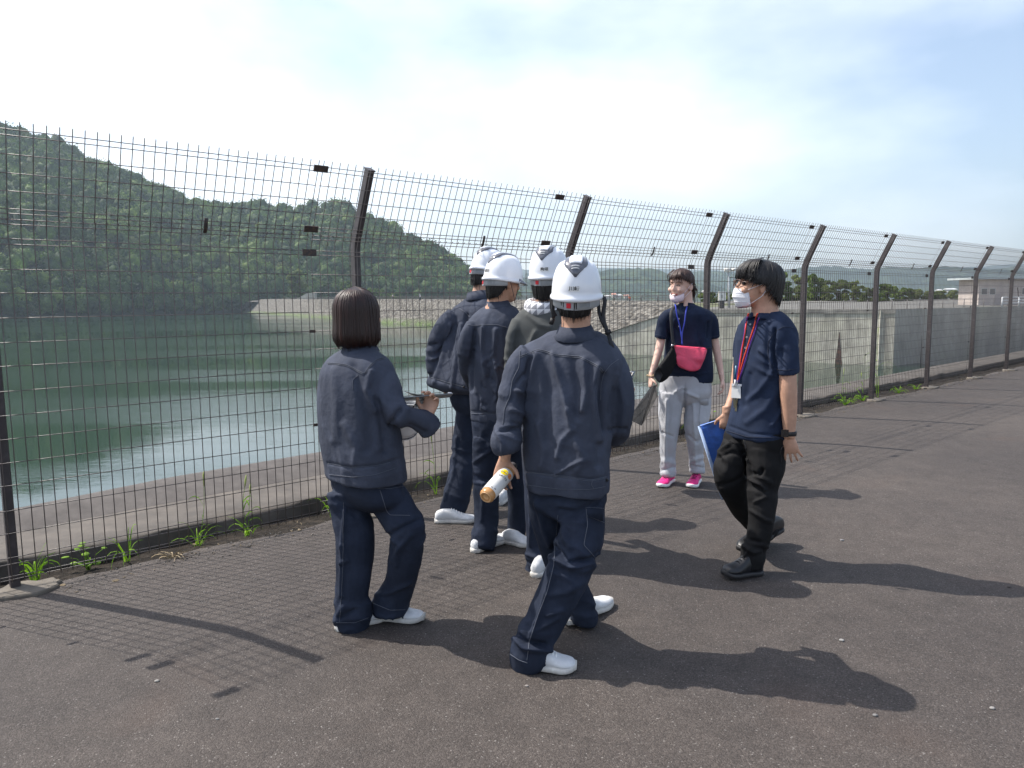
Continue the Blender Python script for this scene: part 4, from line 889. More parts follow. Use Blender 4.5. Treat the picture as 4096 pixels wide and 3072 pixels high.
def body(shapes, m, root, vox=.0048, face=None, extra=None):
    V, F, N = remesh(join(shapes), vox, 2, .5)
    if face: V = sculpt_face(V, N, *face)
    mi = None; mats = [m]
    if face and extra == 'lips':
        c, R, k = face[:3]; Q = ((V-np.asarray(c))@R)/k; fc = Q[F].mean(1); mats = [m, M['lip']]
        mi = ((fc[:, 1] > .05) & (np.abs(fc[:, 0]) < .024) & (np.abs(fc[:, 2]+.062+.25*np.abs(fc[:, 0])*-1) < .0095)).astype(np.int32)
    return mesh('body', (V, F), None, root, mats=mats, midx=mi)
def core(L, k=.72): return limb([(u, v, Y, r*k) for u, v, Y, r in L])
# ================================================================== the seven people
NAPE = lerp_tab([(0, .045), (50, .05), (75, .03), (95, -.005), (120, -.055), (180, -.085)])
# ---------- bobbed woman, left
def bob():
    Y = 3.22; root = person(at(1450, 2480, Y), 'bareheaded person with straight dark bob, slate jacket, holding a clipboard by the fence', 'people in dark work uniforms')
    hc = at(1436, 1262, Y); R = frame(48, 0); k = .97
    sh = head_shapes(hc, R, k)+[limb([(1434, 1330, Y, 52), (1434, 1400, Y, 50), (1436, 1440, Y, 60)])]
    sh += [torso([(1430, 1370, 1510, Y), (1500, 1350, 1515, Y), (1800, 1360, 1530, Y), (1960, 1370, 1550, Y)], 45)]
    sh += [limb([(1540, 1480, 3.15, 30), (1570, 1620, 3.08, 30), (1640, 1680, 3.1, 26), (1712, 1668, 3.14, 22)])]
    w = at(1705, 1668, 3.14); sh += hand(w, np.array([.35, .2, 1]), np.array([-.3, -.9, .3]), np.array([-1, .2, .3]), .75, .08, .95)
    sh += [limb([(1385, 1960, Y, 40), (1418, 2200, Y-.03, 36), (1405, 2450, 3.19, 28)]), limb([(1545, 1960, 3.2, 40), (1625, 2130, 3.12, 36), (1570, 2400, 3.24, 28)])]
    body(sh, M['skin'], root, .005)
    end = lambda q: -.128-.012*math.cos(rad(q)) if abs(q) > 48 else .03
    hair('hair', hc, R, k, (.089, .101, .102), lambda q: -.132 if abs(q) > 42 else float(np.interp(abs(q), [0, 30, 42], [.035, .03, -.10])), 820, M['hair_red'], root, 4, .0048, .05, hang=1, tuck=-.13)
    J = [torso([(1392, 1392, 1478, Y), (1404, 1368, 1496, Y), (1424, 1336, 1524, Y), (1452, 1310, 1552, Y), (1500, 1292, 1566, Y), (1600, 1285, 1575, Y), (1700, 1288, 1578, Y), (1800, 1298, 1590, Y), (1870, 1310, 1602, Y), (1905, 1313, 1606, Y), (1912, 1316, 1602, Y)], 48, .62, p=2.9),
         limb([(1500, 1470, 3.20, 56), (1540, 1530, 3.13, 60), (1562, 1600, 3.09, 62), (1590, 1655, 3.07, 52), (1645, 1672, 3.09, 42), (1700, 1690, 3.12, 48), (1722, 1712, 3.14, 52)], flat=.9),
         limb([(1360, 1480, 3.3, 46), (1385, 1560, 3.40, 46), (1430, 1640, 3.48, 42), (1540, 1660, 3.46, 38)])]
    fo = [([(1340, 1480), (1350, 1600), (1345, 1760)], .007, 16), ([(1410, 1460), (1440, 1560), (1475, 1680), (1470, 1800)], -.009, 18), ([(1480, 1490), (1465, 1560), (1500, 1640)], .010, 12), ([(1380, 1700), (1430, 1790), (1420, 1860)], .006, 16),
          ([(1500, 1600), (1530, 1690), (1540, 1800)], -.010, 16), ([(1570, 1500), (1600, 1580), (1625, 1640)], .006, 14), ([(1640, 1700), (1700, 1730)], -.006, 10), ([(1600, 1640), (1560, 1700)], -.010, 10), ([(1313, 1852), (1400, 1868), (1500, 1862), (1590, 1835)], -.005, 5)]
    o, bv = cloth('jacket', J, M['jacket'], root, .0068, 2, .0045, True, [(1590, 1655, 3.07, .09, (1, 0, .3), .006), (1500, 1830, 3.1, .12, (0, 0, 1), .003)], fo, 11, 45)
    seams(bv, [[(1311, 1452), (1345, 1453), (1385, 1458), (1420, 1475), (1458, 1494)], [(1312, 1457), (1345, 1458), (1384, 1463), (1419, 1480), (1455, 1499)], [(1458, 1494), (1480, 1460), (1505, 1438), (1537, 1430)], [(1462, 1497), (1484, 1464), (1508, 1443), (1540, 1434)], [(1313, 1853), (1400, 1869), (1500, 1864), (1560, 1850)], [(1318, 1898), (1412, 1908), (1500, 1899), (1580, 1872)], [(1434, 1500), (1410, 1520), (1412, 1560)]], o)
    neckband('collar', at(1437, 1392, Y), frame(48, 6), [(.060, -.01), (.058, .022), (.064, .026), (.084, -.022), (.078, -.03)], 1.05, M['jacket'], o)
    T = [torso([(1840, 1345, 1570, Y), (1900, 1338, 1578, Y), (1950, 1332, 1600, Y), (1990, 1352, 1605, Y), (2025, 1410, 1560, Y)], 48, .52),
         limb([(1388, 1960, Y, 72), (1400, 2040, Y, 74), (1420, 2139, 3.20, 72), (1418, 2284, 3.18, 67), (1408, 2380, 3.17, 62), (1408, 2450, 3.17, 68), (1406, 2500, 3.17, 67), (1404, 2512, 3.17, 64)], flat=1.1),
         limb([(1524, 1935, 3.23, 70), (1588, 2050, 3.15, 77), (1625, 2120, 3.11, 70), (1620, 2230, 3.14, 64), (1600, 2332, 3.2, 62), (1570, 2400, 3.23, 68), (1560, 2442, 3.24, 72), (1560, 2450, 3.24, 68)], flat=1.1)]
    fo = [([(1380, 2040), (1372, 2200), (1368, 2380)], .008, 8), ([(1350, 2000), (1420, 2060)], -.006, 14), ([(1375, 2180), (1390, 2240), (1372, 2250)], .007, 9), ([(1560, 2140), (1610, 2110), (1680, 2080)], -.010, 10), ([(1565, 2160), (1600, 2180), (1585, 2260)], .006, 10), ([(1640, 2140), (1600, 2190), (1570, 2240)], .006, 10), ([(1360, 2470), (1420, 2440)], -.008, 9), ([(1510, 2380), (1560, 2370), (1640, 2330)], .007, 9), ([(1350, 2480), (1370, 2430)], .008, 10)]
    o, bv = cloth('trousers', T, M['trousers'], root, .0068, 2, .0035, False, [(1640, 2110, 3.12, .10, (.2, 0, 1), .007), (1408, 2450, 3.17, .10, (0, 0, 1), .007), (1560, 2410, 3.24, .09, (0, 0, 1), .006), (1400, 2000, 3.2, .13, (.4, 0, 1), .004)], fo, 12, 45)
    seams(bv, [[(1375, 2010), (1372, 2120), (1372, 2250), (1366, 2380), (1358, 2490)], [(1500, 1952), (1560, 1955), (1612, 1945)], [(1520, 1960), (1545, 2040), (1560, 2060), (1640, 2062)], [(1492, 2412), (1560, 2440), (1620, 2438)], [(1345, 2490), (1420, 2490), (1475, 2470)]], o)
    shoe(gnd(1346, 2524), gnd(1552, 2468), M['white_shoe'], root, .092, .09, lace=M['label_white'])
    shoe(gnd(1488, 2474), gnd(1696, 2488)+[0, 0, .004], M['white_shoe'], root, .092, .09, lace=M['label_white'])
    rebase(root); return hc
bob()
# things she holds
def clipboard(P4, label, paper_curl=.012, m=None, hold=None, clip_at=0):
    A = np.array([at(*p) for p in P4]); n = unit(np.cross(A[1]-A[0], A[3]-A[0])); n = n if n[2] > 0 else -n
    root = empty('clipboard', A.mean(0), label, 'clipboard', 'clipboards held by the students')
    G = lambda s, t: A[0]*(1-s)*(1-t)+A[1]*s*(1-t)+A[2]*s*t+A[3]*(1-s)*t
    V = np.vstack([[a-n*.0018 for a in A], [a+n*.0018 for a in A]]); mesh('board', (V, [(0, 1, 2, 3), (4, 7, 6, 5), (0, 4, 5, 1), (1, 5, 6, 2), (2, 6, 7, 3), (3, 7, 4, 0)]), m or mat('clipboard_grey', (.20, .215, .225), .45), root, smooth=False)
    S_ = np.linspace(.04, .96, 12); Vp = [G(s, t)+n*(.004+paper_curl*(max(0, .5-s)*2)**2*(1+t)) for t in (.04, .35, .65, .96) for s in S_]
    Vp = np.array(Vp); F = [(r*12+i, r*12+i+1, (r+1)*12+i+1, (r+1)*12+i) for r in range(3) for i in range(11)]
    mesh('paper', (Vp, F), M['label_white'], root, smooth=False)
    c0_, c1_ = G(.97, .3), G(.97, .7); mesh('clip', tube([c0_+n*.004, (c0_+c1_)/2+n*.012, c1_+n*.004], [[.010, .003]]*3, 8), M['steel'], root); rebase(root); return root
clipboard([(1608, 1590, 3.10), (1812, 1574, 3.14), (1800, 1588, 3.38), (1604, 1607, 3.36)], 'grey clipboard with papers held flat by the bobbed woman', .030)
hh = helmet(at(1604, 1628, 3.30), frame(48, 172, 0), .096, None, 'helmet', visor=False); tag(hh, 'white helmet carried upside down under the arm of the bobbed woman', 'helmet', 'white safety helmets')
# strap hanging from the carried helmet
mesh('chin_strap', tube(resample([at(1640, 1650, 3.18), at(1668, 1612, 3.17), at(1690, 1640, 3.16)], 12), [[.008, .0015]]*12, 6), M['strap'], hh)
# ---------- front man
def student_D():
    Y = 2.98; root = person(at(2250, 2600, 2.95), 'person nearest the camera, back turned, white helmet, slate jacket, striding with a bottle', 'people in dark work uniforms')
    hc = at(2302, 1175, 2.98); R = frame(8, 2); k = .99
    sh = head_shapes(hc, R, k)+[limb([(2304, 1240, 2.98, 62), (2304, 1300, 2.98, 58), (2300, 1350, 2.98, 66)]), torso([(1400, 2190, 2380, 3.06), (1450, 2160, 2400, 3.06), (1800, 2160, 2380, 3.02), (1960, 2170, 2380, 3.0)], 24)]
    sh += [limb([(2110, 1430, 3.0, 34), (2045, 1600, 2.98, 34), (2030, 1730, 2.96, 28), (2018, 1815, 2.965, 22), (2016, 1838, 2.965, 21)])]
    w = at(2018, 1836, 2.968); bdir = unit(at(1938, 1990, 2.84)-at(2012, 1908, 2.95))
    sh += hand(w, np.array([-.16, .02, -1]), np.array([.25, -.95, 0]), np.array([1, -.2, 0]), .62, .07, .96, 1.2)
    sh += [limb([(2430, 1440, 3.0, 34), (2478, 1620, 2.98, 34), (2450, 1690, 3.10, 28), (2440, 1640, 3.14, 22), (2462, 1612, 3.15, 20)])]+hand(at(2462, 1612, 3.15), np.array([.6, .1, .6]), np.array([-.2, -.5, .8]), np.array([-1, 0, 0]), .8)
    sh += [limb([(2330, 1960, 2.93, 44), (2265, 2300, 2.87, 38), (2150, 2620, 2.83, 28)]), limb([(2180, 1960, 3.0, 40), (2250, 2250, 3.1, 36), (2320, 2470, 3.16, 28)])]
    body(sh, M['skin'], root, .0045)
    hair('hair', hc, R, k, (.081, .094, .084), lambda q: float(np.interp(abs(q), [0, 60, 85, 105, 130, 180], [.05, .05, .0, -.035, -.085, -.094])), 420, M['hair'], root, 7, .0045, .08)
    J = [torso([(1325, 2222, 2388, 3.05), (1345, 2175, 2418, 3.05), (1372, 2120, 2448, 3.045), (1410, 2082, 2472, 3.035), (1460, 2078, 2480, 3.02), (1540, 2092, 2462, 3.0), (1640, 2096, 2448, 2.985), (1740, 2096, 2440, 2.975), (1830, 2095, 2430, 2.965), (1890, 2102, 2430, 2.96), (1940, 2108, 2430, 2.96), (1962, 2112, 2428, 2.96)], 33, .66, p=2.9),
         limb([(2122, 1410, 3.0, 50), (2085, 1460, 3.0, 58), (2056, 1540, 2.98, 54), (2044, 1620, 2.96, 52), (2038, 1690, 2.94, 50), (2036, 1728, 2.93, 49)]),
         limb([(2040, 1712, 2.93, 50), (2030, 1732, 2.93, 60), (2022, 1770, 2.92, 63), (2026, 1800, 2.92, 55), (2028, 1812, 2.92, 46)]),
         limb([(2420, 1410, 3.0, 50), (2456, 1460, 2.99, 54), (2482, 1540, 2.96, 52), (2490, 1620, 2.95, 50), (2476, 1690, 2.97, 50), (2458, 1728, 3.03, 52), (2446, 1730, 3.10, 50), (2440, 1700, 3.15, 46)])]
    fo = [([(2150, 1420), (2122, 1520), (2105, 1660)], .010, 13), ([(2180, 1420), (2200, 1560), (2190, 1760)], -.007, 22), ([(2212, 1420), (2250, 1540), (2285, 1700)], .010, 13), ([(2120, 1440), (2110, 1500)], -.008, 10), ([(2290, 1440), (2310, 1560), (2300, 1700)], -.008, 18),
          ([(2335, 1440), (2345, 1560), (2330, 1640)], .008, 13), ([(2392, 1465), (2372, 1540), (2385, 1650), (2400, 1760)], .011, 12), ([(2415, 1500), (2400, 1600), (2415, 1720)], -.012, 12), ([(2280, 1640), (2310, 1700), (2250, 1760), (2230, 1830)], .007, 12), ([(2160, 1700), (2180, 1800), (2170, 1860)], .006, 16), ([(2300, 1760), (2340, 1840), (2310, 1880)], .005, 12), ([(2220, 1900), (2290, 1860), (2330, 1840)], .006, 7), ([(2400, 1780), (2390, 1860)], -.006, 14),
          ([(2105, 1886), (2237, 1902), (2363, 1918), (2425, 1905)], -.004, 5), ([(2095, 1500), (2060, 1540), (2045, 1600)], -.006, 8), ([(2000, 1720), (2085, 1712)], -.012, 7), ([(2060, 1560), (2085, 1570)], .008, 8), ([(2045, 1640), (2085, 1655)], .007, 8), ([(2050, 1690), (2085, 1700)], -.006, 7), ([(1985, 1730), (2010, 1775), (2010, 1810)], .006, 6), ([(2000, 1735), (2060, 1760), (2085, 1765)], .004, 6), ([(2470, 1500), (2500, 1620), (2490, 1700)], .005, 12), ([(2440, 1720), (2500, 1715)], -.010, 7), ([(2455, 1560), (2440, 1650)], -.006, 9)]
    o, bv = cloth('jacket', J, M['jacket'], root, .0062, 2, .0045, True, [(2030, 1720, 2.93, .05, (0, 0, 1), .004), (2060, 1600, 2.96, .09, (.3, 0, 1), .004), (2280, 1840, 2.82, .10, (.8, 0, 1), .0025), (2470, 1720, 3.0, .07, (0, 0, 1), .005)], fo, 21, 14)
    seams(bv, [[(2079, 1425), (2140, 1402), (2153, 1398), (2188, 1404), (2220, 1418), (2319, 1425), (2391, 1461), (2412, 1482)], [(2081, 1431), (2140, 1408), (2153, 1404), (2187, 1410), (2219, 1424), (2318, 1431), (2388, 1466), (2409, 1488)], [(2472, 1438), (2440, 1460), (2416, 1492), (2404, 1540), (2402, 1600)], [(2082, 1400), (2078, 1440), (2076, 1470), (2060, 1500), (2048, 1525), (2040, 1580), (2018, 1640), (2012, 1700)],
               [(2106, 1886), (2237, 1902), (2363, 1920), (2424, 1908)], [(2107, 1890), (2237, 1907), (2362, 1925), (2424, 1913)], [(2112, 1940), (2237, 1956), (2360, 1957), (2420, 1946)], [(2372, 1918), (2364, 1938), (2376, 1956)]], o)
    mesh('button', ellipsoid(drape(bv, [(2424, 1920), (2426, 1928)], .004)[0] if len(drape(bv, [(2424, 1920), (2426, 1928)])) else at(2424, 1925, 2.9), (.007, .007, .007)), M['ink'], o)
    neckband('collar', at(2302, 1334, Y+.005), frame(14, 10), [(.060, -.015), (.058, .030), (.063, .036), (.088, -.016), (.084, -.024)], .95, M['jacket'], o, lift=lambda a: .0)
    T = [torso([(1900, 2116, 2424, Y), (1960, 2114, 2424, Y), (2005, 2122, 2422, 2.96), (2050, 2160, 2400, 2.95), (2080, 2215, 2350, 2.94)], 24, .58),
         limb([(2335, 1985, 2.94, 86), (2328, 2100, 2.92, 92), (2308, 2190, 2.89, 92), (2268, 2290, 2.86, 90), (2225, 2390, 2.84, 84), (2180, 2480, 2.83, 80), (2148, 2545, 2.82, 82), (2126, 2600, 2.81, 90), (2122, 2645, 2.81, 86), (2126, 2662, 2.81, 78)]),
         limb([(2180, 1985, 3.0, 70), (2192, 2090, 3.04, 64), (2230, 2220, 3.1, 62), (2290, 2340, 3.15, 60), (2325, 2430, 3.16, 58), (2334, 2475, 3.16, 58), (2334, 2490, 3.16, 54)])]
    fo = [([(2225, 2210), (2210, 2310), (2165, 2440), (2120, 2560)], .010, 9), ([(2240, 2040), (2300, 2050), (2390, 2010)], -.007, 12), ([(2245, 2080), (2330, 2090)], .005, 12), ([(2215, 2180), (2270, 2250), (2350, 2240), (2400, 2210)], -.012, 9), ([(2230, 2240), (2280, 2270), (2370, 2250)], .010, 9), ([(2250, 2120), (2280, 2190)], .008, 12), ([(2060, 2530), (2100, 2565), (2180, 2580)], -.014, 9), ([(2070, 2555), (2100, 2595), (2200, 2600)], .010, 9), ([(2150, 2520), (2230, 2470)], .006, 10), ([(2150, 2010), (2175, 2110), (2200, 2180)], .009, 9), ([(2200, 2380), (2260, 2370), (2330, 2330)], .005, 14), ([(2190, 2460), (2250, 2440)], .006, 10)]
    o, bv = cloth('trousers', T, M['trousers'], root, .0062, 2, .0035, False, [(2290, 2230, 2.86, .12, (.3, 0, 1), .008), (2135, 2570, 2.8, .10, (.3, 0, 1), .009), (2330, 2440, 3.14, .08, (0, 0, 1), .005), (2300, 2040, 2.9, .12, (.3, 0, 1), .004)], fo, 22, 14)
    seams(bv, [[(2232, 2060), (2222, 2170), (2215, 2260), (2190, 2360), (2152, 2460), (2118, 2560), (2108, 2640)], [(2345, 2030), (2350, 2100), (2335, 2180), (2385, 2235)], [(2342, 2030), (2420, 2033)], [(2348, 2062), (2416, 2090)], [(2036, 2612), (2075, 2640), (2110, 2652)]], o)
    pk = drape(bv, [(2345, 2033), (2420, 2036)], .004, 12); pk2 = drape(bv, [(2350, 2062), (2418, 2088)], .006, 12); nk = min(len(pk), len(pk2))
    if nk > 2:
        V = np.vstack([pk[:nk], pk2[:nk]]); V2 = V+np.array([.002, -.004, -.001]); mesh('pocket_flap', (np.vstack([V, V2]), [(i, i+1, nk+i+1, nk+i) for i in range(nk-1)]+[(2*nk+i, 3*nk+i, 3*nk+i+1, 2*nk+i+1) for i in range(nk-1)]+[(nk+i, nk+i+1, 3*nk+i+1, 3*nk+i) for i in range(nk-1)]), M['trousers'], o)
    shoe(gnd(2082, 2674)+[0, 0, .01], gnd(2302, 2682), M['white_shoe'], root, .10, .095, lace=M['label_white'])
    shoe(gnd(2266, 2508)+[0, 0, .012], gnd(2438, 2416), M['white_shoe'], root, .10, .095, lace=M['label_white'])
    hb_ = helmet(at(2306, 1180, 2.98), frame(8, 8, -1), .100, root, sticker='川崎', sticker_az=2)
    S = lambda L, w=.0075: mesh('chin_strap', tube(resample([at(*p) for p in L], 16), [[w, .0016]]*16, 6, np.array([1, .2, 0.])), M['strap'], hb_)
    S([(2404, 1180, 3.0), (2420, 1200, 2.98), (2412, 1260, 2.97), (2420, 1300, 2.96), (2436, 1345, 2.95), (2450, 1395, 2.94)], .0085); S([(2392, 1190, 3.0), (2396, 1240, 2.98), (2402, 1270, 2.965), (2420, 1310, 2.96)]); S([(2208, 1180, 3.0), (2206, 1230, 2.99), (2214, 1262, 2.99), (2204, 1298, 3.0)]); S([(2214, 1190, 2.98), (2212, 1240, 2.97), (2222, 1265, 2.97)])
    mesh('buckle', boxm(at(2432, 1328, 2.945), (.012, .006, .009), frame(10, 0, 20)), M['ink'], hb_); mesh('buckle', boxm(at(2208, 1285, 2.985), (.009, .006, .012), frame(10, 0, -20)), M['ink'], hb_)
    rebase(root)
student_D()
M['amber'] = mat('milky_coffee', (.50, .26, .10), .25, .5); M['label_cream'] = mat('cream_label', (.70, .69, .66), .4, .4, var=.03, vscale=30)
def bottle():
    A, B = at(2016, 1905, 2.95), at(1942, 1990, 2.83); d = unit(B-A); A = A-d*.03; L = np.linalg.norm(B-A); root = empty('bottle', B, 'short plastic coffee bottle with yellow and cream label held by the front man', 'bottle')
    s = unit(np.cross(d, [0, 0, 1])); w = np.cross(s, d); r = .0315
    def lathe(pr, n=28):
        t = np.linspace(0, 2*math.pi, n, endpoint=False); return rings([np.array([A+d*x+(s*math.cos(a)+w*math.sin(a))*q for a in t]) for x, q in pr])
    mesh('bottle_body', lathe([(-.035, .014), (-.03, .018), (-.012, .027), (.0, r-.001), (L-.022, r-.0015), (L-.012, r), (L-.004, r-.004), (L, r-.009), (L-.004, .010), (L-.005, .001)]), M['amber'], root)
    mesh('label', lathe([(.012, r), (.013, r+.0012), (L-.030, r+.0012), (L-.029, r)]), M['label_cream'], root)
    mesh('cap', lathe([(-.053, .015), (-.052, .017), (-.034, .0175), (-.033, .014)]), mat('bottle_cap', (.06, .05, .05), .5), root)
    mesh('base_ring', lathe([(L-.0035, r-.006), (L+.0008, r-.0085), (L+.0002, r-.0125), (L-.004, r-.011)]), mat('base_ring', (.60, .36, .17), .3), root)
    view = unit(EYEP-(A+B)/2); vx = view-d*(view@d); a0 = math.atan2(vx@w, vx@s)
    def onb(x, a, e): return A+d*x+(s*math.cos(a0+a)+w*math.sin(a0+a))*(r+e)
    def disc(x, a, R_, m, e=.0018, n=24, nm='spot', ey=1.): 
        P = [onb(x, a, e)]+[onb(x+R_*math.cos(t)*ey, a+R_*math.sin(t)/r, e) for t in np.linspace(0, 2*math.pi, n, endpoint=False)]
        mesh(nm, (np.array(P), [(0, 1+i, 1+(i+1) % n) for i in range(n)]), m, root)
    sgn = 1 if (np.cross(d, vx)@[0, 0, 1]) > 0 else -1
    disc(.040, -.30*sgn, .0155, mat('yellow_roundel', (.82, .62, .01), .4), nm='roundel'); disc(.036, .60*sgn, .012, mat('orange_spot', (.68, .22, .06), .4), .0016, nm='orange_spot')
    disc(L-.038, .2, .0038, mat('bean_brown', (.12, .05, .02), .5), nm='bean', ey=.6); disc(L-.035, -.25, .0038, bpy.data.materials['bean_brown'], nm='bean', ey=.6)
    V, F = text_mesh('LATTE', .0135); vd = -1
    up_px = proj(np.array([onb(.03, 0, 0), onb(.035, 0, 0), onb(.03, .1, 0)])); 
    tdir = 1 if (up_px[2]-up_px[0])[0]*1 > 0 else -1
    mesh('lettering', (np.array([onb(.066-y, tdir*x/r, .0020) for x, y, z in V]), F), M['ink'], root)
    V, F = text_mesh('GEORGIA', .0068); mesh('lettering', (np.array([onb(.042-y, -.30*sgn+tdir*x/r, .0026) for x, y, z in V]), F), M['ink'], root)
    rebase(root)
bottle()
clipboard([(2500, 1576, 3.06), (2540, 1484, 3.02), (2526, 1494, 3.18), (2474, 1584, 3.22)], 'pale blue grey clipboard edge held in front of the nearest man', .004, mat('clipboard_blue', (.34, .40, .47), .35))
# ---------- three helmeted students behind
def student_B():
    Y = 4.3; root = person(at(1950, 2200, 4.25), 'person in the middle of the helmeted row, helmet visor pointing right, wrinkled slate jacket', 'people in dark work uniforms')
    hc = at(2015, 1132, Y); R = frame(58, -4); k = 1.0
    sh = head_shapes(hc, R, k)+[limb([(2002, 1160, Y, 44), (1990, 1210, Y, 42), (1984, 1250, Y, 50)]), torso([(1280, 1910, 2050, Y), (1340, 1890, 2060, Y), (1600, 1900, 2050, Y), (1740, 1905, 2060, Y)], 25)]
    sh += [limb([(1890, 1310, 4.3, 22), (1858, 1440, 4.35, 20), (1900, 1540, 4.6, 16), (1960, 1560, 4.7, 14)])]+hand(at(1960, 1560, 4.7), np.array([1, .2, 0]), np.array([0, 0, -1]), np.array([0, -1, 0]), .6)
    sh += [limb([(1950, 1760, 4.3, 28), (1945, 1960, 4.28, 26), (1932, 2170, 4.2, 20)]), limb([(2045, 1760, 4.35, 28), (2070, 1980, 4.4, 26), (2066, 2140, 4.4, 20)])]
    body(sh, M['skin'], root, .0055)
    hair('hair', hc, R, k, (.080, .093, .082), lambda q: float(np.interp(abs(q), [0, 60, 82, 105, 130, 180], [.05, .045, .01, -.04, -.085, -.10])), 300, M['hair'], root, 9, .005, .06)
    J = [torso([(1222, 1946, 2038, Y), (1236, 1920, 2060, Y), (1262, 1892, 2075, Y), (1300, 1870, 2085, Y), (1360, 1868, 2086, Y), (1460, 1874, 2082, Y), (1560, 1880, 2075, Y), (1650, 1884, 2070, Y), (1684, 1887, 2068, Y)], 28, .6),
         limb([(1900, 1300, 4.3, 36), (1876, 1350, 4.28, 36), (1862, 1420, 4.30, 30), (1866, 1480, 4.38, 28), (1890, 1530, 4.52, 26)]), limb([(2060, 1300, 4.35, 34), (2085, 1380, 4.4, 32), (2080, 1460, 4.5, 28), (2060, 1500, 4.6, 26)])]
    g = random.Random(5); fo = [([(1900, 1320), (1890, 1420), (1886, 1560)], -.010, 7), ([(1935, 1310), (1930, 1400), (1945, 1500)], .008, 8), ([(1985, 1320), (1975, 1420), (1995, 1520), (1985, 1600)], .009, 8), ([(2020, 1320), (2030, 1440), (2015, 1560)], -.008, 8), ([(1885, 1646), (1980, 1655), (2060, 1650)], -.005, 4)]
    for i in range(16):
        x, y = g.uniform(1895, 2030), g.uniform(1400, 1640); a = g.uniform(-1.2, 1.2); l = g.uniform(18, 42); fo.append(([(x, y), (x+l*math.sin(a)*.5, y+l*math.cos(a)), (x+l*math.sin(a+.6), y+l*1.4*math.cos(a))], g.choice([-.005, .006]), g.uniform(4, 7)))
    o, bv = cloth('jacket', J, M['jacket'], root, .008, 2, .005, True, [(1865, 1420, 4.3, .09, (0, 0, 1), .006)], fo, 31, 25)
    seams(bv, [[(1870, 1300), (1890, 1302), (1920, 1301), (1985, 1298), (2030, 1310), (2060, 1320)], [(1885, 1648), (1980, 1652), (2040, 1650)], [(1887, 1654), (1980, 1658), (2040, 1656)]], o, r=.0018)
    neckband('collar', at(1992, 1226, Y), frame(30, 8), [(.060, -.015), (.057, .030), (.062, .036), (.084, -.014), (.080, -.022)], .95, M['jacket'], o)
    T = [torso([(1660, 1890, 2066, Y), (1720, 1890, 2075, Y), (1765, 1900, 2080, Y), (1800, 1935, 2045, Y)], 28, .6), limb([(1950, 1750, 4.3, 58), (1947, 1860, 4.3, 53), (1945, 1960, 4.28, 49), (1945, 2070, 4.25, 47), (1940, 2135, 4.22, 49), (1930, 2196, 4.18, 47)]), limb([(2040, 1750, 4.35, 54), (2062, 1880, 4.4, 46), (2070, 2000, 4.4, 40), (2068, 2080, 4.4, 38), (2064, 2138, 4.4, 38), (2062, 2150, 4.4, 36)])]
    cloth('trousers', T, M['trousers'], root, .008, 2, .004, False, [(1945, 1930, 4.28, .12, (.2, 0, 1), .008), (1938, 2140, 4.2, .10, (.3, 0, 1), .008), (1950, 1790, 4.25, .12, (.5, 0, 1), .006)], [([(1935, 1930), (1930, 2080)], .008, 6), ([(1960, 1800), (1900, 1850)], .007, 7), ([(1900, 1900), (1980, 1940)], -.007, 7)], 32, 25)
    shoe(gnd(1892, 2212), gnd(2026, 2158), M['white_shoe'], root, .10, .09, lace=M['label_white']); shoe(gnd(2012, 2168), gnd(2132, 2190), M['white_shoe'], root, .10, .09)
    h_ = helmet(at(2012, 1122, Y), frame(60, -8, 0), .101, root, sticker='稲田', sticker_az=-4)
    for L in ([(2042, 1128, 4.2), (2052, 1170, 4.2), (2060, 1210, 4.22)], [(2078, 1120, 4.22), (2068, 1170, 4.21), (2058, 1210, 4.22)]): mesh('chin_strap', tube(resample([at(*p) for p in L], 10), [[.008, .0016]]*10, 6), M['strap'], h_)
    rebase(root)
student_B()
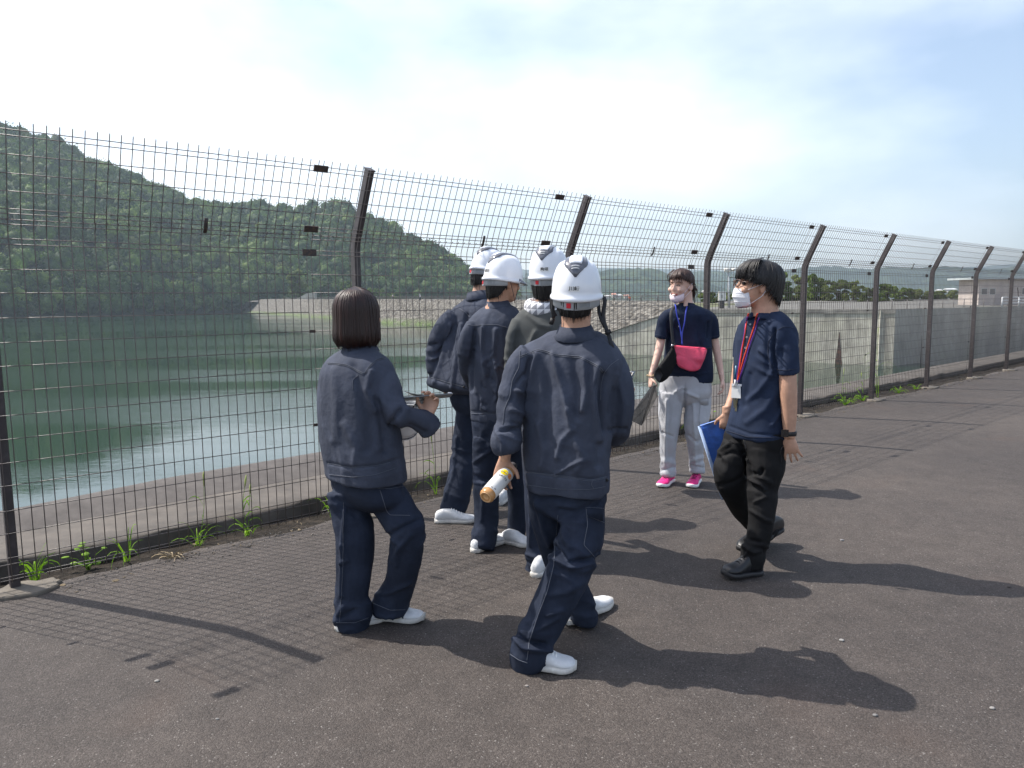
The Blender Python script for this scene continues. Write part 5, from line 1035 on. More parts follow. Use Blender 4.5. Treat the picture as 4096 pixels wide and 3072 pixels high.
def student_A():
    Y = 5.0; root = person(at(1850, 2080, 4.95), 'person at the back left of the helmeted row, leaning over, jacket hem flaring', 'people in dark work uniforms')
    hc = at(1945, 1105, Y+.08); R = frame(50, -12); k = 1.02
    sh = head_shapes(hc, R, k)+[limb([(1935, 1130, Y+.06, 38), (1922, 1180, Y+.03, 36), (1905, 1220, Y, 44)]), torso([(1240, 1860, 1950, Y), (1300, 1850, 1955, Y), (1560, 1840, 1930, 5.03), (1650, 1850, 1940, 5.05)], 35)]
    sh += [limb([(1800, 1270, Y, 20), (1735, 1400, 5.0, 18), (1750, 1500, 4.95, 14), (1762, 1528, 4.93, 12)])]+hand(at(1762, 1528, 4.93), np.array([.5, .3, -.6]), np.array([.2, 1, 0]), np.array([1, 0, .6]), .6)
    sh += [limb([(1880, 1640, 5.05, 26), (1850, 1850, 4.97, 24), (1815, 2030, 4.83, 18)]), limb([(1945, 1640, 5.15, 26), (1995, 1820, 5.25, 24), (2030, 1960, 5.35, 18)])]
    body(sh, M['skin'], root, .006)
    hair('hair', hc, R, k, (.080, .093, .082), lambda q: float(np.interp(abs(q), [0, 60, 82, 105, 130, 180], [.05, .045, .01, -.03, -.07, -.085])), 220, M['hair'], root, 12, .005, .06)
    J = [torso([(1196, 1862, 1952, Y), (1214, 1840, 1975, Y), (1244, 1812, 1990, Y), (1290, 1794, 1995, Y), (1350, 1778, 1990, 4.98), (1430, 1752, 1985, 4.96), (1500, 1726, 1985, 4.95), (1535, 1714, 1985, 4.95), (1556, 1740, 1985, 4.95), (1574, 1800, 1985, 4.95)], 38, .6),
         limb([(1820, 1262, 5.0, 34), (1785, 1300, 4.99, 36), (1755, 1350, 4.99, 34), (1738, 1400, 5.0, 30), (1735, 1450, 4.99, 30), (1738, 1490, 4.98, 26)])]
    fo = [([(1800, 1300), (1775, 1420), (1740, 1530)], .010, 8), ([(1850, 1300), (1830, 1420), (1810, 1550)], .009, 8), ([(1825, 1300), (1800, 1430)], -.009, 7), ([(1868, 1260), (1850, 1360), (1850, 1480)], -.009, 7), ([(1712, 1508), (1800, 1535), (1876, 1556)], -.004, 4), ([(1720, 1380), (1745, 1375)], -.010, 5), ([(1730, 1440), (1750, 1430)], .008, 5)]
    o, bv = cloth('jacket', J, M['jacket'], root, .009, 2, .005, True, [(1735, 1400, 4.95, .09, (0, 0, 1), .008)], fo, 41, 35)
    seams(bv, [[(1817, 1228), (1835, 1232), (1866, 1252), (1880, 1270)], [(1713, 1506), (1800, 1532), (1872, 1552)]], o, r=.002)
    neckband('collar', at(1912, 1190, Y), frame(42, 0, 8), [(.066, -.02), (.062, .034), (.068, .04), (.092, -.016), (.088, -.024)], .95, M['jacket'], o)
    mesh('button', ellipsoid(at(1856, 1548, 4.74), (.009, .004, .009)), M['ink'], o); 
    T = [torso([(1545, 1800, 1965, Y), (1600, 1806, 1972, 5.0), (1640, 1822, 1975, 5.02), (1670, 1850, 1945, 5.03)], 38, .7), limb([(1882, 1640, 5.05, 58), (1870, 1712, 5.05, 54), (1856, 1802, 5.02, 50), (1846, 1892, 4.95, 50), (1826, 1983, 4.87, 54), (1812, 2035, 4.83, 54), (1810, 2045, 4.83, 50)]), limb([(1940, 1640, 5.15, 48), (1985, 1780, 5.25, 44), (2015, 1900, 5.32, 42), (2028, 1968, 5.36, 42)])]
    cloth('trousers', T, M['trousers'], root, .009, 2, .004, False, [(1856, 1820, 5., .12, (.2, 0, 1), .007), (1820, 2000, 4.85, .10, (.3, 0, 1), .007)], [([(1830, 1750), (1815, 1900), (1780, 2000)], .008, 6)], 42, 35)
    shoe(gnd(1741, 2090), gnd(1906, 2088), M['white_shoe'], root, .10, .095, lace=M['label_white']); shoe(gnd(1990, 2024), gnd(2070, 1962), M['white_shoe'], root, .10, .095)
    h_ = helmet(at(1950, 1088, Y+.08), frame(48, -14, 0), .108, root)
    mesh('chin_strap', tube(resample([at(1888, 1112, 4.97), at(1902, 1150, 4.96), at(1925, 1180, 4.96)], 10), [[.008, .0016]]*10, 6), M['strap'], h_); mesh('chin_strap', tube(resample([at(1925, 1105, 4.95), at(1918, 1145, 4.95), at(1925, 1180, 4.96)], 10), [[.008, .0016]]*10, 6), M['strap'], h_)
    rebase(root)
student_A()
def student_C():
    Y = 4.0; root = person(at(2150, 2290, 3.95), 'helmeted person in grey T-shirt with a patterned towel round the neck', 'people in dark work uniforms')
    hc = at(2192, 1118, Y); R = frame(20, 0); k = 1.0
    sh = head_shapes(hc, R, k)+[limb([(2190, 1160, Y, 46), (2186, 1220, Y, 44), (2184, 1260, Y, 54)]), torso([(1280, 2090, 2270, Y), (1340, 2075, 2280, Y), (1600, 2090, 2280, Y), (1760, 2090, 2290, Y)], 15)]
    sh += [limb([(2070, 1300, Y, 26), (2045, 1440, 4.0, 22), (2075, 1540, 4.2, 18), (2120, 1540, 4.35, 15)])]+hand(at(2120, 1540, 4.35), np.array([1, .2, 0]), np.array([0, 0, -1]), np.array([0, -1, 0]), .6)
    sh += [limb([(2290, 1300, Y, 26), (2315, 1440, 4.05, 22), (2280, 1520, 4.25, 18), (2240, 1530, 4.35, 15)])]
    sh += [limb([(2145, 1800, Y, 30), (2145, 2050, 3.95, 26), (2148, 2270, 3.88, 20)]), limb([(2230, 1800, 4.05, 30), (2225, 2000, 4.15, 26), (2180, 2150, 4.2, 20)])]
    body(sh, M['skin'], root, .006)
    hair('hair', hc, R, k, (.081, .094, .082), lambda q: float(np.interp(abs(q), [0, 60, 82, 105, 130, 180], [.05, .045, .0, -.06, -.10, -.115])), 300, M['hair'], root, 14, .005, .12)
    J = [torso([(1218, 2140, 2236, Y), (1232, 2102, 2262, Y), (1258, 2072, 2290, Y), (1300, 2052, 2305, Y), (1370, 2050, 2310, Y), (1460, 2056, 2305, Y), (1560, 2065, 2300, Y), (1680, 2075, 2295, Y), (1780, 2085, 2295, Y)], 16, .6),
         limb([(2080, 1290, Y, 34), (2056, 1340, 3.98, 32), (2046, 1410, 3.98, 30), (2044, 1478, 4.0, 30)]), limb([(2285, 1290, Y, 34), (2312, 1380, 4.0, 30), (2316, 1478, 4.02, 30)])]
    cloth('t_shirt', J, M['tee'], root, .008, 2, .005, True, [(2060, 1440, 3.95, .12, (.4, 0, 1), .004)], [([(2070, 1330), (2060, 1440)], -.006, 8), ([(2110, 1260), (2160, 1300), (2200, 1310)], .005, 9), ([(2140, 1330), (2100, 1420), (2080, 1500)], .007, 9)], 51, 15)
    # towel: a thick roll round the neck with a pattern of grey triangles
    m = bpy.data.materials.new('triangle_towel'); m.use_nodes = True; n, l = nodes_of(m); b = n['Principled BSDF']; b.inputs['Roughness'].default_value = .95
    at_ = n.new('ShaderNodeUVMap'); sx = n.new('ShaderNodeSeparateXYZ'); l.new(at_.outputs[0], sx.inputs[0])
    def mth(op, a_, b_=None):
        q = n.new('ShaderNodeMath'); q.operation = op
        for i, x in enumerate((a_, b_)):
            if x is None: continue
            if hasattr(x, 'links'): l.new(x, q.inputs[i])
            else: q.inputs[i].default_value = x
        return q.outputs[0]
    fu, fv = mth('FRACT', sx.outputs[0]), mth('FRACT', sx.outputs[1]); c_ = mth('GREATER_THAN', fu, fv)
    l.new(mixc(n, l, c_, (.74, .74, .76), (.27, .275, .30)), b.inputs['Base Color'])
    seg, pr = 60, 14; rr = []
    for a in np.linspace(0, 2*math.pi, seg, endpoint=False):
        c = at(2178, 1212, Y)+frame(15, 0)@np.array([.088*math.cos(a), .072*math.sin(a), -.020-.012*math.sin(a)*-1]); o_ = frame(15)@np.array([math.cos(a), math.sin(a), 0])
        rr.append(np.array([c+o_*.026*math.cos(p)*(1+.08*math.sin(3*a))+np.array([0, 0, 1])*.042*math.sin(p) for p in np.linspace(0, 2*math.pi, pr, endpoint=False)]))
    V, F = rings(rr, closed=True); o = mesh('towel', (V, F), m, root); uv = o.data.uv_layers.new(name='UVMap')
    for p in o.data.polygons:
        for li in p.loop_indices:
            vi = o.data.loops[li].vertex_index; i, j = vi//pr, vi % pr; i = i+seg if (i == 0 and p.index//pr == seg-1) else i; jj = j+pr if (j == 0 and p.index % pr == pr-1) else j
            uv.data[li].uv = (i/seg*18, jj/pr*7)
    T = [torso([(1740, 2090, 2292, Y), (1820, 2090, 2298, Y), (1860, 2092, 2300, Y)], 16, .65), limb([(2148, 1850, 4.0, 58), (2146, 1980, 3.95, 50), (2146, 2100, 3.9, 48), (2146, 2200, 3.88, 47), (2146, 2262, 3.86, 48), (2148, 2285, 3.86, 45)]), limb([(2235, 1850, 4.05, 54), (2232, 1980, 4.12, 46), (2205, 2080, 4.2, 40), (2176, 2150, 4.2, 38), (2166, 2175, 4.18, 34)])]
    cloth('trousers', T, M['trousers'], root, .008, 2, .004, False, [(2148, 2230, 3.86, .10, (.3, 0, 1), .010)], [([(2125, 1990), (2118, 2180)], .008, 6), ([(2105, 2215), (2150, 2235), (2185, 2222)], .010, 6), ([(2105, 2245), (2150, 2262), (2185, 2250)], -.009, 6)], 52, 15)
    shoe(gnd(2140, 2312), gnd(2222, 2236), M['white_shoe'], root, .098, .10)
    h1, t1 = at(2140, 2178, 3.98), at(2204, 2262, 4.10); vw = unit((h1+t1)/2-EYEP); shoe(h1, h1+unit(t1-h1)*.26, M['white_shoe'], root, .098, .09, up=vw*.8+np.array([-.1, 0, .5]))
    h_ = helmet(at(2196, 1105, Y), frame(22, 4, 0), .105, root, sticker='駒垣', sticker_az=-8); mesh('chin_strap', tube(resample([at(2232, 1140, 4.0), at(2236, 1200, 4.0), at(2220, 1240, 3.95)], 8), [[.008, .0016]]*8, 6), M['strap'], h_)
    rebase(root)
student_C()
# ---------- ponytailed woman
def disc_on(c, n, r, th, m, parent, name='button'):
    n = unit(n); a = unit(np.cross(n, [0, 0, 1])); b = np.cross(n, a); t = np.linspace(0, 2*math.pi, 14, endpoint=False)
    mesh(name, rings([c+n*z+np.outer(np.cos(t)*q, a)+np.outer(np.sin(t)*q, b) for z, q in ((-.001, r), (th, r), (th, r*.5), (th*.5, r*.4))]), m, parent)
def ponytail():
    Y = 5.72; root = person(at(2720, 1930, Y), 'smiling person with ponytail, mask under chin, pale trousers and pink shoes', 'guides in navy polo shirts')
    hc = at(2722, 1144, Y); R = frame(224, -4, 3); k = 1.05
    sh = head_shapes(hc, R, k)+[limb([(2738, 1165, Y+.02, 30), (2742, 1205, Y+.02, 28), (2744, 1235, Y+.01, 34)]), torso([(1250, 2680, 2820, Y), (1290, 2672, 2835, Y), (1400, 2690, 2825, Y), (1540, 2672, 2820, Y)], 200)]
    sh += [limb([(2668, 1262, Y, 20), (2648, 1330, Y, 17), (2640, 1380, 5.7, 16.5), (2628, 1428, 5.66, 15), (2612, 1480, 5.62, 12), (2604, 1512, 5.6, 10.5)])]+hand(at(2604, 1510, 5.6), np.array([-.12, -.35, -1]), np.array([1, .2, 0]), np.array([0, -1, 0]), 1.15, .05, .9, 1.2)
    sh += [limb([(2832, 1266, Y, 20), (2852, 1330, Y, 17), (2862, 1380, 5.72, 16.5), (2872, 1430, 5.70, 15), (2882, 1480, 5.66, 12), (2888, 1518, 5.63, 10.5)])]+hand(at(2888, 1516, 5.63), np.array([.14, -.2, -1]), np.array([-1, .3, 0]), np.array([0, -1, 0]), .55, .06, .9)
    sh += [limb([(2685, 1560, Y, 24), (2677, 1730, Y, 22), (2672, 1890, Y, 17)]), limb([(2790, 1560, Y, 24), (2783, 1730, Y, 22), (2787, 1880, Y, 17)])]
    body(sh, M['skin_pale'], root, .0052, (hc, R, k, 1), 'lips')
    P = lambda x, y, z: hc+R@np.array([x, y, z])*k
    for s in (-1, 1):
        mesh('eye', tube(resample([P(s*.021, .083, .010), P(s*.032, .086, .0145), P(s*.044, .078, .010)], 8), [[.0042, .003]]*8, 6), M['ink'], root)
        mesh('eyebrow', tube(resample([P(s*.018, .088, .031), P(s*.034, .089, .037), P(s*.05, .078, .032)], 8), [[.0045, .0025]]*8, 6), M['hair_brown'], root)
    mesh('teeth', ellipsoid(P(0, .090, -.0585), (.016*k, .006*k, .0045*k), R, 12, 6), M['teeth'], root)
    hair('hair', hc, R, k, (.086, .104, .103), lambda q: float(np.interp(abs(q), [0, 25, 45, 62, 80, 100, 125, 180], [.066, .064, .055, .040, .030, -.01, -.045, -.06])), 700, M['hair_brown'], root, 21, .0036, .12)
    g = np.random.default_rng(4); L = []
    for i in range(34):
        x = g.uniform(-.066, .066); L.append(tube(resample([P(x*.5, .05, .122), P(x*.85, .092, .088), P(x, .104-abs(x)*.35, .058), P(x+g.normal()*.006, .100-abs(x)*.5, .030+g.normal()*.006+abs(x)*-.15)], 10), [[.0030*q, .0016*q] for q in np.linspace(1, .15, 10)], 6))
    mesh('fringe', join(L), M['hair_brown'], root); L = []
    b0 = P(0, -.108, .0); 
    for i in range(60):
        d = g.normal(size=3)*.014; L.append(tube(resample([b0+d*.2, b0+R@np.array([0, -.035, .002])+d*.6, b0+R@np.array([.0, -.055, -.045])+d*1.5, b0+R@np.array([0, -.045, -.115+g.normal()*.02])+d*1.2], 10), [[.004*q, .003*q] for q in (.6, .9, 1, 1, 1, .9, .8, .6, .4, .1)], 6))
    pt = mesh('ponytail', join(L), M['hair_brown'], root); mesh('hair_tie', tube([b0, b0+R@np.array([0, -.014, 0])], .017, 10), M['strap'], pt)
    # mask pulled under the chin
    rr = []
    for a in np.linspace(-78, 78, 19):
        s_, c_ = math.sin(rad(a)), math.cos(rad(a)); rr.append([P(.056*s_, .030+.052*c_, -.066+.028*(1-c_)), P(.060*s_, .030+.060*c_, -.078+.026*(1-c_)), P(.060*s_, .030+.061*c_, -.094+.024*(1-c_)), P(.054*s_, .028+.052*c_, -.112+.022*(1-c_)), P(.046*s_, .022+.040*c_, -.120+.022*(1-c_)), P(.050*s_, .026+.046*c_, -.090+.024*(1-c_))])
    mk = mesh('mask', rings([np.array(q) for q in rr]), M['mask_pink'], root)
    for s in (-1, 1):
        mesh('ear_loop', tube(resample([P(s*.057, .045, -.048), P(s*.074, .012, -.010), P(s*.088, -.018, .022)], 8), .0022, 5), M['mask_pink'], mk); mesh('ear_loop', tube(resample([P(s*.052, .035, -.082), P(s*.075, .0, -.045), P(s*.088, -.022, -.012)], 8), .0022, 5), M['mask_pink'], mk)
    J = [torso([(1222, 2706, 2782, Y), (1234, 2682, 2812, Y), (1246, 2662, 2836, Y), (1268, 2654, 2848, Y), (1320, 2668, 2840, Y), (1380, 2664, 2842, Y), (1450, 2656, 2846, Y), (1500, 2648, 2848, Y), (1526, 2646, 2846, Y)], 198, .56),
         limb([(2680, 1254, Y, 22), (2660, 1280, Y, 26), (2650, 1315, Y, 26), (2643, 1346, 5.71, 26), (2642, 1352, 5.71, 24)]), limb([(2820, 1256, Y, 22), (2842, 1282, Y, 27), (2850, 1320, Y, 26), (2854, 1346, 5.72, 25), (2855, 1353, 5.72, 23)])]
    fo = [([(2700, 1280), (2690, 1340), (2680, 1400)], .005, 5), ([(2800, 1270), (2790, 1340), (2810, 1400)], -.006, 7), ([(2690, 1300), (2715, 1330)], -.005, 5), ([(2670, 1290), (2675, 1350)], -.010, 5), ([(2832, 1290), (2830, 1350)], -.009, 5), ([(2680, 1480), (2760, 1500), (2830, 1490)], .004, 6)]
    o, bv = cloth('polo_shirt', J, M['polo'], root, .0075, 2, .004, True, [], fo, 61, 200)
    seams(bv, [[(2733, 1250), (2732, 1300), (2732, 1318)], [(2745, 1250), (2745, 1300), (2745, 1318)], [(2622, 1338), (2645, 1342), (2664, 1350)], [(2832, 1350), (2855, 1346), (2874, 1342)]], o, mat('navy_seam', (.022, .032, .065), .8), .0016)
    for v in (1275, 1305):
        q = drape(bv, [(2716, v), (2719, v)], .001, 1)
        if len(q): disc_on(q[0], EYEP-q[0], .0062, .002, M['band'], o)
    neckband('collar', at(2745, 1238, Y+.01), frame(198, 14), [(.062, -.012), (.060, .034), (.066, .040), (.096, -.020), (.092, -.027)], .95, M['polo'], o, gap=14)
    T = [torso([(1500, 2652, 2844, Y), (1540, 2642, 2842, Y), (1572, 2640, 2842, Y), (1600, 2662, 2822, Y), (1625, 2710, 2775, Y)], 198, .6), limb([(2688, 1570, Y, 50), (2681, 1630, Y, 48), (2677, 1690, 5.7, 41), (2675, 1740, 5.69, 36), (2672, 1800, 5.7, 31), (2672, 1850, 5.7, 29), (2672, 1896, 5.7, 31), (2672, 1903, 5.7, 30)]), limb([(2794, 1570, Y, 50), (2790, 1640, 5.7, 50), (2783, 1700, 5.68, 46), (2782, 1740, 5.68, 40), (2784, 1800, 5.7, 32), (2786, 1845, 5.71, 29), (2788, 1884, 5.72, 30), (2788, 1890, 5.72, 28)])]
    fo = [([(2668, 1600), (2664, 1720), (2662, 1860)], .007, 5), ([(2775, 1620), (2778, 1720), (2782, 1860)], .008, 6), ([(2740, 1560), (2738, 1610), (2735, 1680)], -.012, 6), ([(2730, 1550), (2700, 1570)], .006, 5), ([(2745, 1570), (2790, 1590)], .006, 6), ([(2755, 1740), (2790, 1770), (2812, 1750)], -.007, 5), ([(2650, 1730), (2690, 1745)], -.006, 5), ([(2650, 1880), (2695, 1870)], -.007, 4), ([(2765, 1860), (2810, 1870)], -.006, 4)]
    o, bv = cloth('trousers', T, M['white_trousers'], root, .0078, 2, .0035, False, [(2782, 1740, 5.66, .10, (.2, 0, 1), .003), (2674, 1860, 5.68, .08, (.2, 0, 1), .006), (2787, 1850, 5.68, .08, (.2, 0, 1), .006), (2740, 1580, 5.64, .10, (.8, 0, 1), .001)], fo, 62, 200)
    gs = mat('grey_thread_light', (.33, .34, .36), .8); seams(bv, [[(2742, 1530), (2741, 1560), (2738, 1590)], [(2656, 1530), (2668, 1570)], [(2800, 1600), (2832, 1595)], [(2800, 1600), (2804, 1618), (2826, 1624), (2832, 1610)], [(2801, 1612), (2796, 1680), (2802, 1720)], [(2638, 1600), (2648, 1622), (2655, 1618)], [(2646, 1898), (2698, 1898)]], o, gs, .0018)
    q = [drape(bv, [(2800, y0), (2832, y1)], .006, 4) for y0, y1 in ((1598, 1594), (1617, 1620))]; n_ = min(len(q[0]), len(q[1]))
    if n_ > 2: mesh('pocket_flap', (np.vstack([q[0][:n_], q[1][:n_], q[0][:n_]+[0, .006, 0], q[1][:n_]+[0, .006, 0]]), [(i, i+1, n_+i+1, n_+i) for i in range(n_-1)]+[(n_+i, n_+i+1, 3*n_+i+1, 3*n_+i) for i in range(n_-1)]), M['white_trousers'], o)
    for hl, tn in (((2686, 1925), (2640, 1952)), ((2792, 1924), (2762, 1954))):
        h_, t_ = gnd(*hl), gnd(*tn); d = unit(t_-h_); shoe(t_-d*.255, t_, M['pink_shoe'], root, .094, .088, sole_m=M['label_white'], lace=M['ink'])
    w = at(2605, 1502, 5.6); mesh('bracelet', join([ellipsoid(w+frame(200)@np.array([.030*math.cos(a), .026*math.sin(a), .004*math.sin(3*a)]), (.006, .006, .006), None, 8, 6) for a in np.linspace(0, 6.1, 16)]), mat('gold_beads', (.62, .48, .28), .3), root)
    rebase(root); return bv
bvp = ponytail()
def spread(P, f=.0):
    A = np.array([at(*p) for p in P]); return A
def waist_bag():
    root = empty('waist_bag', at(2762, 1430, 5.5), 'bright pink nylon shoulder bag hanging in front of the ponytailed woman', 'bag')
    out = [(2694, 1379), (2728, 1384), (2778, 1388), (2828, 1393), (2824, 1420), (2812, 1450), (2796, 1479), (2765, 1485), (2736, 1476), (2711, 1462), (2702, 1430), (2696, 1405)]
    A = resample([at(u, v, 5.56) for u, v in out+[out[0]]], 49)[:-1]; c = A.mean(0); rr = []
    for t in np.linspace(0, math.pi, 12):
        kx = .80+.20*math.sin(t)**.6; rr.append(c+(A-c)*kx+np.array([-.25, -1, 0])*(-.048*math.cos(t)))
    V, F = rings(rr); V = V+np.array([-.25, -1, 0])*(.010*fbm(V*22, 3, 9)+.008*vnoise(V*[9, 9, 30], 4))[:, None]
    V[:, 1] += .5*(np.clip((V[:, 2]-c[2]+.02)/.09, 0, 1)**2)*.06
    mesh('bag_body', (V, F), mat('pink_nylon', (.78, .075, .15), .5, .5, var=.1, vscale=9, bump=.5, bscale=45, bdist=.004), root)
    z_ = resample([at(2697, 1384, 5.52), at(2760, 1390, 5.47), at(2824, 1398, 5.52)], 12); mesh('zip', tube(z_, [[.003, .002]]*12, 6), mat('red_zip', (.62, .03, .09), .5), root)
    S_ = resample([at(2694, 1380, 5.54), at(2688, 1330, 5.56), at(2685, 1290, 5.575), at(2684, 1258, 5.60), at(2692, 1232, 5.66), at(2706, 1220, 5.74), at(2720, 1224, 5.82)], 26)
    mesh('strap', tube(S_, [[.011, .0016]]*26, 6, np.array([1, 0, 0.])), M['strap'], root)
    mesh('strap_buckle', boxm(at(2694, 1384, 5.53), (.018, .008, .010), frame(0, 0, 30)), M['ink'], root)
    mesh('strap_end', tube(resample([at(2826, 1394, 5.55), at(2843, 1390, 5.64), at(2850, 1384, 5.74)], 8), [[.010, .0016]]*8, 6), M['strap'], root); rebase(root)
    out = [(2694, 1378), (2668, 1420), (2636, 1462), (2620, 1482), (2617, 1506), (2636, 1530), (2656, 1524), (2675, 1506), (2695, 1470), (2710, 1440), (2702, 1405)]
    root = empty('cap', at(2660, 1470, 5.55), 'black cloth cap clipped to the strap and hanging beside the pink bag', 'cap')
    A = resample([at(u, v, 5.55) for u, v in out+[out[0]]], 41)[:-1]; c = A.mean(0); rr = [c+(A-c)*(.72+.28*math.sin(t)**.6)+np.array([0, -1, 0])*(-.035*math.cos(t)) for t in np.linspace(0, math.pi, 10)]
    V, F = rings(rr); V = V+np.array([0, -1, 0])*(.008*fbm(V*24, 3, 19))[:, None]; mesh('crown', (V, F), M['black_trousers'], root)
    out = [(2634, 1466), (2620, 1484), (2616, 1506), (2636, 1530), (2650, 1500)]; A = np.array([at(u, v, 5.50) for u, v in out]); n_ = len(A)
    mesh('peak', (np.vstack([A, A+[0, -.006, 0]]), [tuple(range(n_)), tuple(range(2*n_-1, n_-1, -1))]+[(i, (i+1) % n_, n_+(i+1) % n_, n_+i) for i in range(n_)]), M['ink'], root); mesh('metal_clip', tube([at(2687, 1386, 5.5), at(2690, 1378, 5.5)], .008, 8), M['steel'], root); rebase(root)
waist_bag()
def lanyard(root_px, label, cords, m, w=.004):
    root = empty('lanyard', at(*root_px), label, 'lanyard', 'lanyards of the guides')
    for L in cords: mesh('cord', tube(resample([at(*p) for p in L], 24), [[w, .0014]]*24, 6, np.array([1, .3, 0])), m, root)
    return root
r_ = lanyard((2730, 1300, 5.58), 'blue lanyard hanging over the polo shirt of the ponytailed woman', [[(2700, 1216, 5.68), (2703, 1228, 5.62), (2708, 1262, 5.585), (2720, 1310, 5.57), (2730, 1378, 5.53)], [(2750, 1222, 5.68), (2744, 1245, 5.61), (2738, 1290, 5.575), (2729, 1330, 5.565), (2727, 1378, 5.53)]], mat('blue_cord', (.035, .055, .42), .6), .0055); rebase(r_)
def folder():
    root = empty('folder', at(2600, 1620, 5.55), 'black folded bag held at the side by the ponytailed woman', 'folder')
    A = [at(2626, 1540, 5.56), at(2605, 1544, 5.56), at(2512, 1676, 5.60), at(2566, 1703, 5.42), at(2630, 1585, 5.44)]
    B = at(2612, 1548, 5.50)
    V = np.array(A+[B, at(2556, 1690, 5.66), at(2620, 1600, 5.62)])
    F = [(0, 5, 4), (5, 3, 4), (1, 2, 5), (2, 3, 5), (0, 1, 5), (1, 6, 2), (2, 6, 3), (6, 7, 3), (3, 7, 4), (4, 7, 0), (0, 7, 6), (0, 6, 1)]
    o = mesh('folder_cover', (V, F), mat('black_nylon', (.008, .008, .009), .6, .25, bump=.6, bscale=30, bdist=.006), root, smooth=False)
    L = [at(2611, 1548, 5.49), at(2588, 1620, 5.455), at(2567, 1700, 5.415)]; mesh('edge_piping', tube(L, .003, 6), M['strap'], root)
    V = np.array([at(2626, 1542, 5.485), at(2614, 1552, 5.485), at(2571, 1698, 5.405), at(2628, 1588, 5.425)]); V2 = V+[0, -.003, 0]
    mesh('side_panel', (np.vstack([V, V2]), [(0, 1, 2, 3), (4, 7, 6, 5)]+[(i, (i+1) % 4, 4+(i+1) % 4, 4+i) for i in range(4)]), mat('charcoal_panel', (.026, .024, .023), .6, .3), root, smooth=False); rebase(root)
folder()
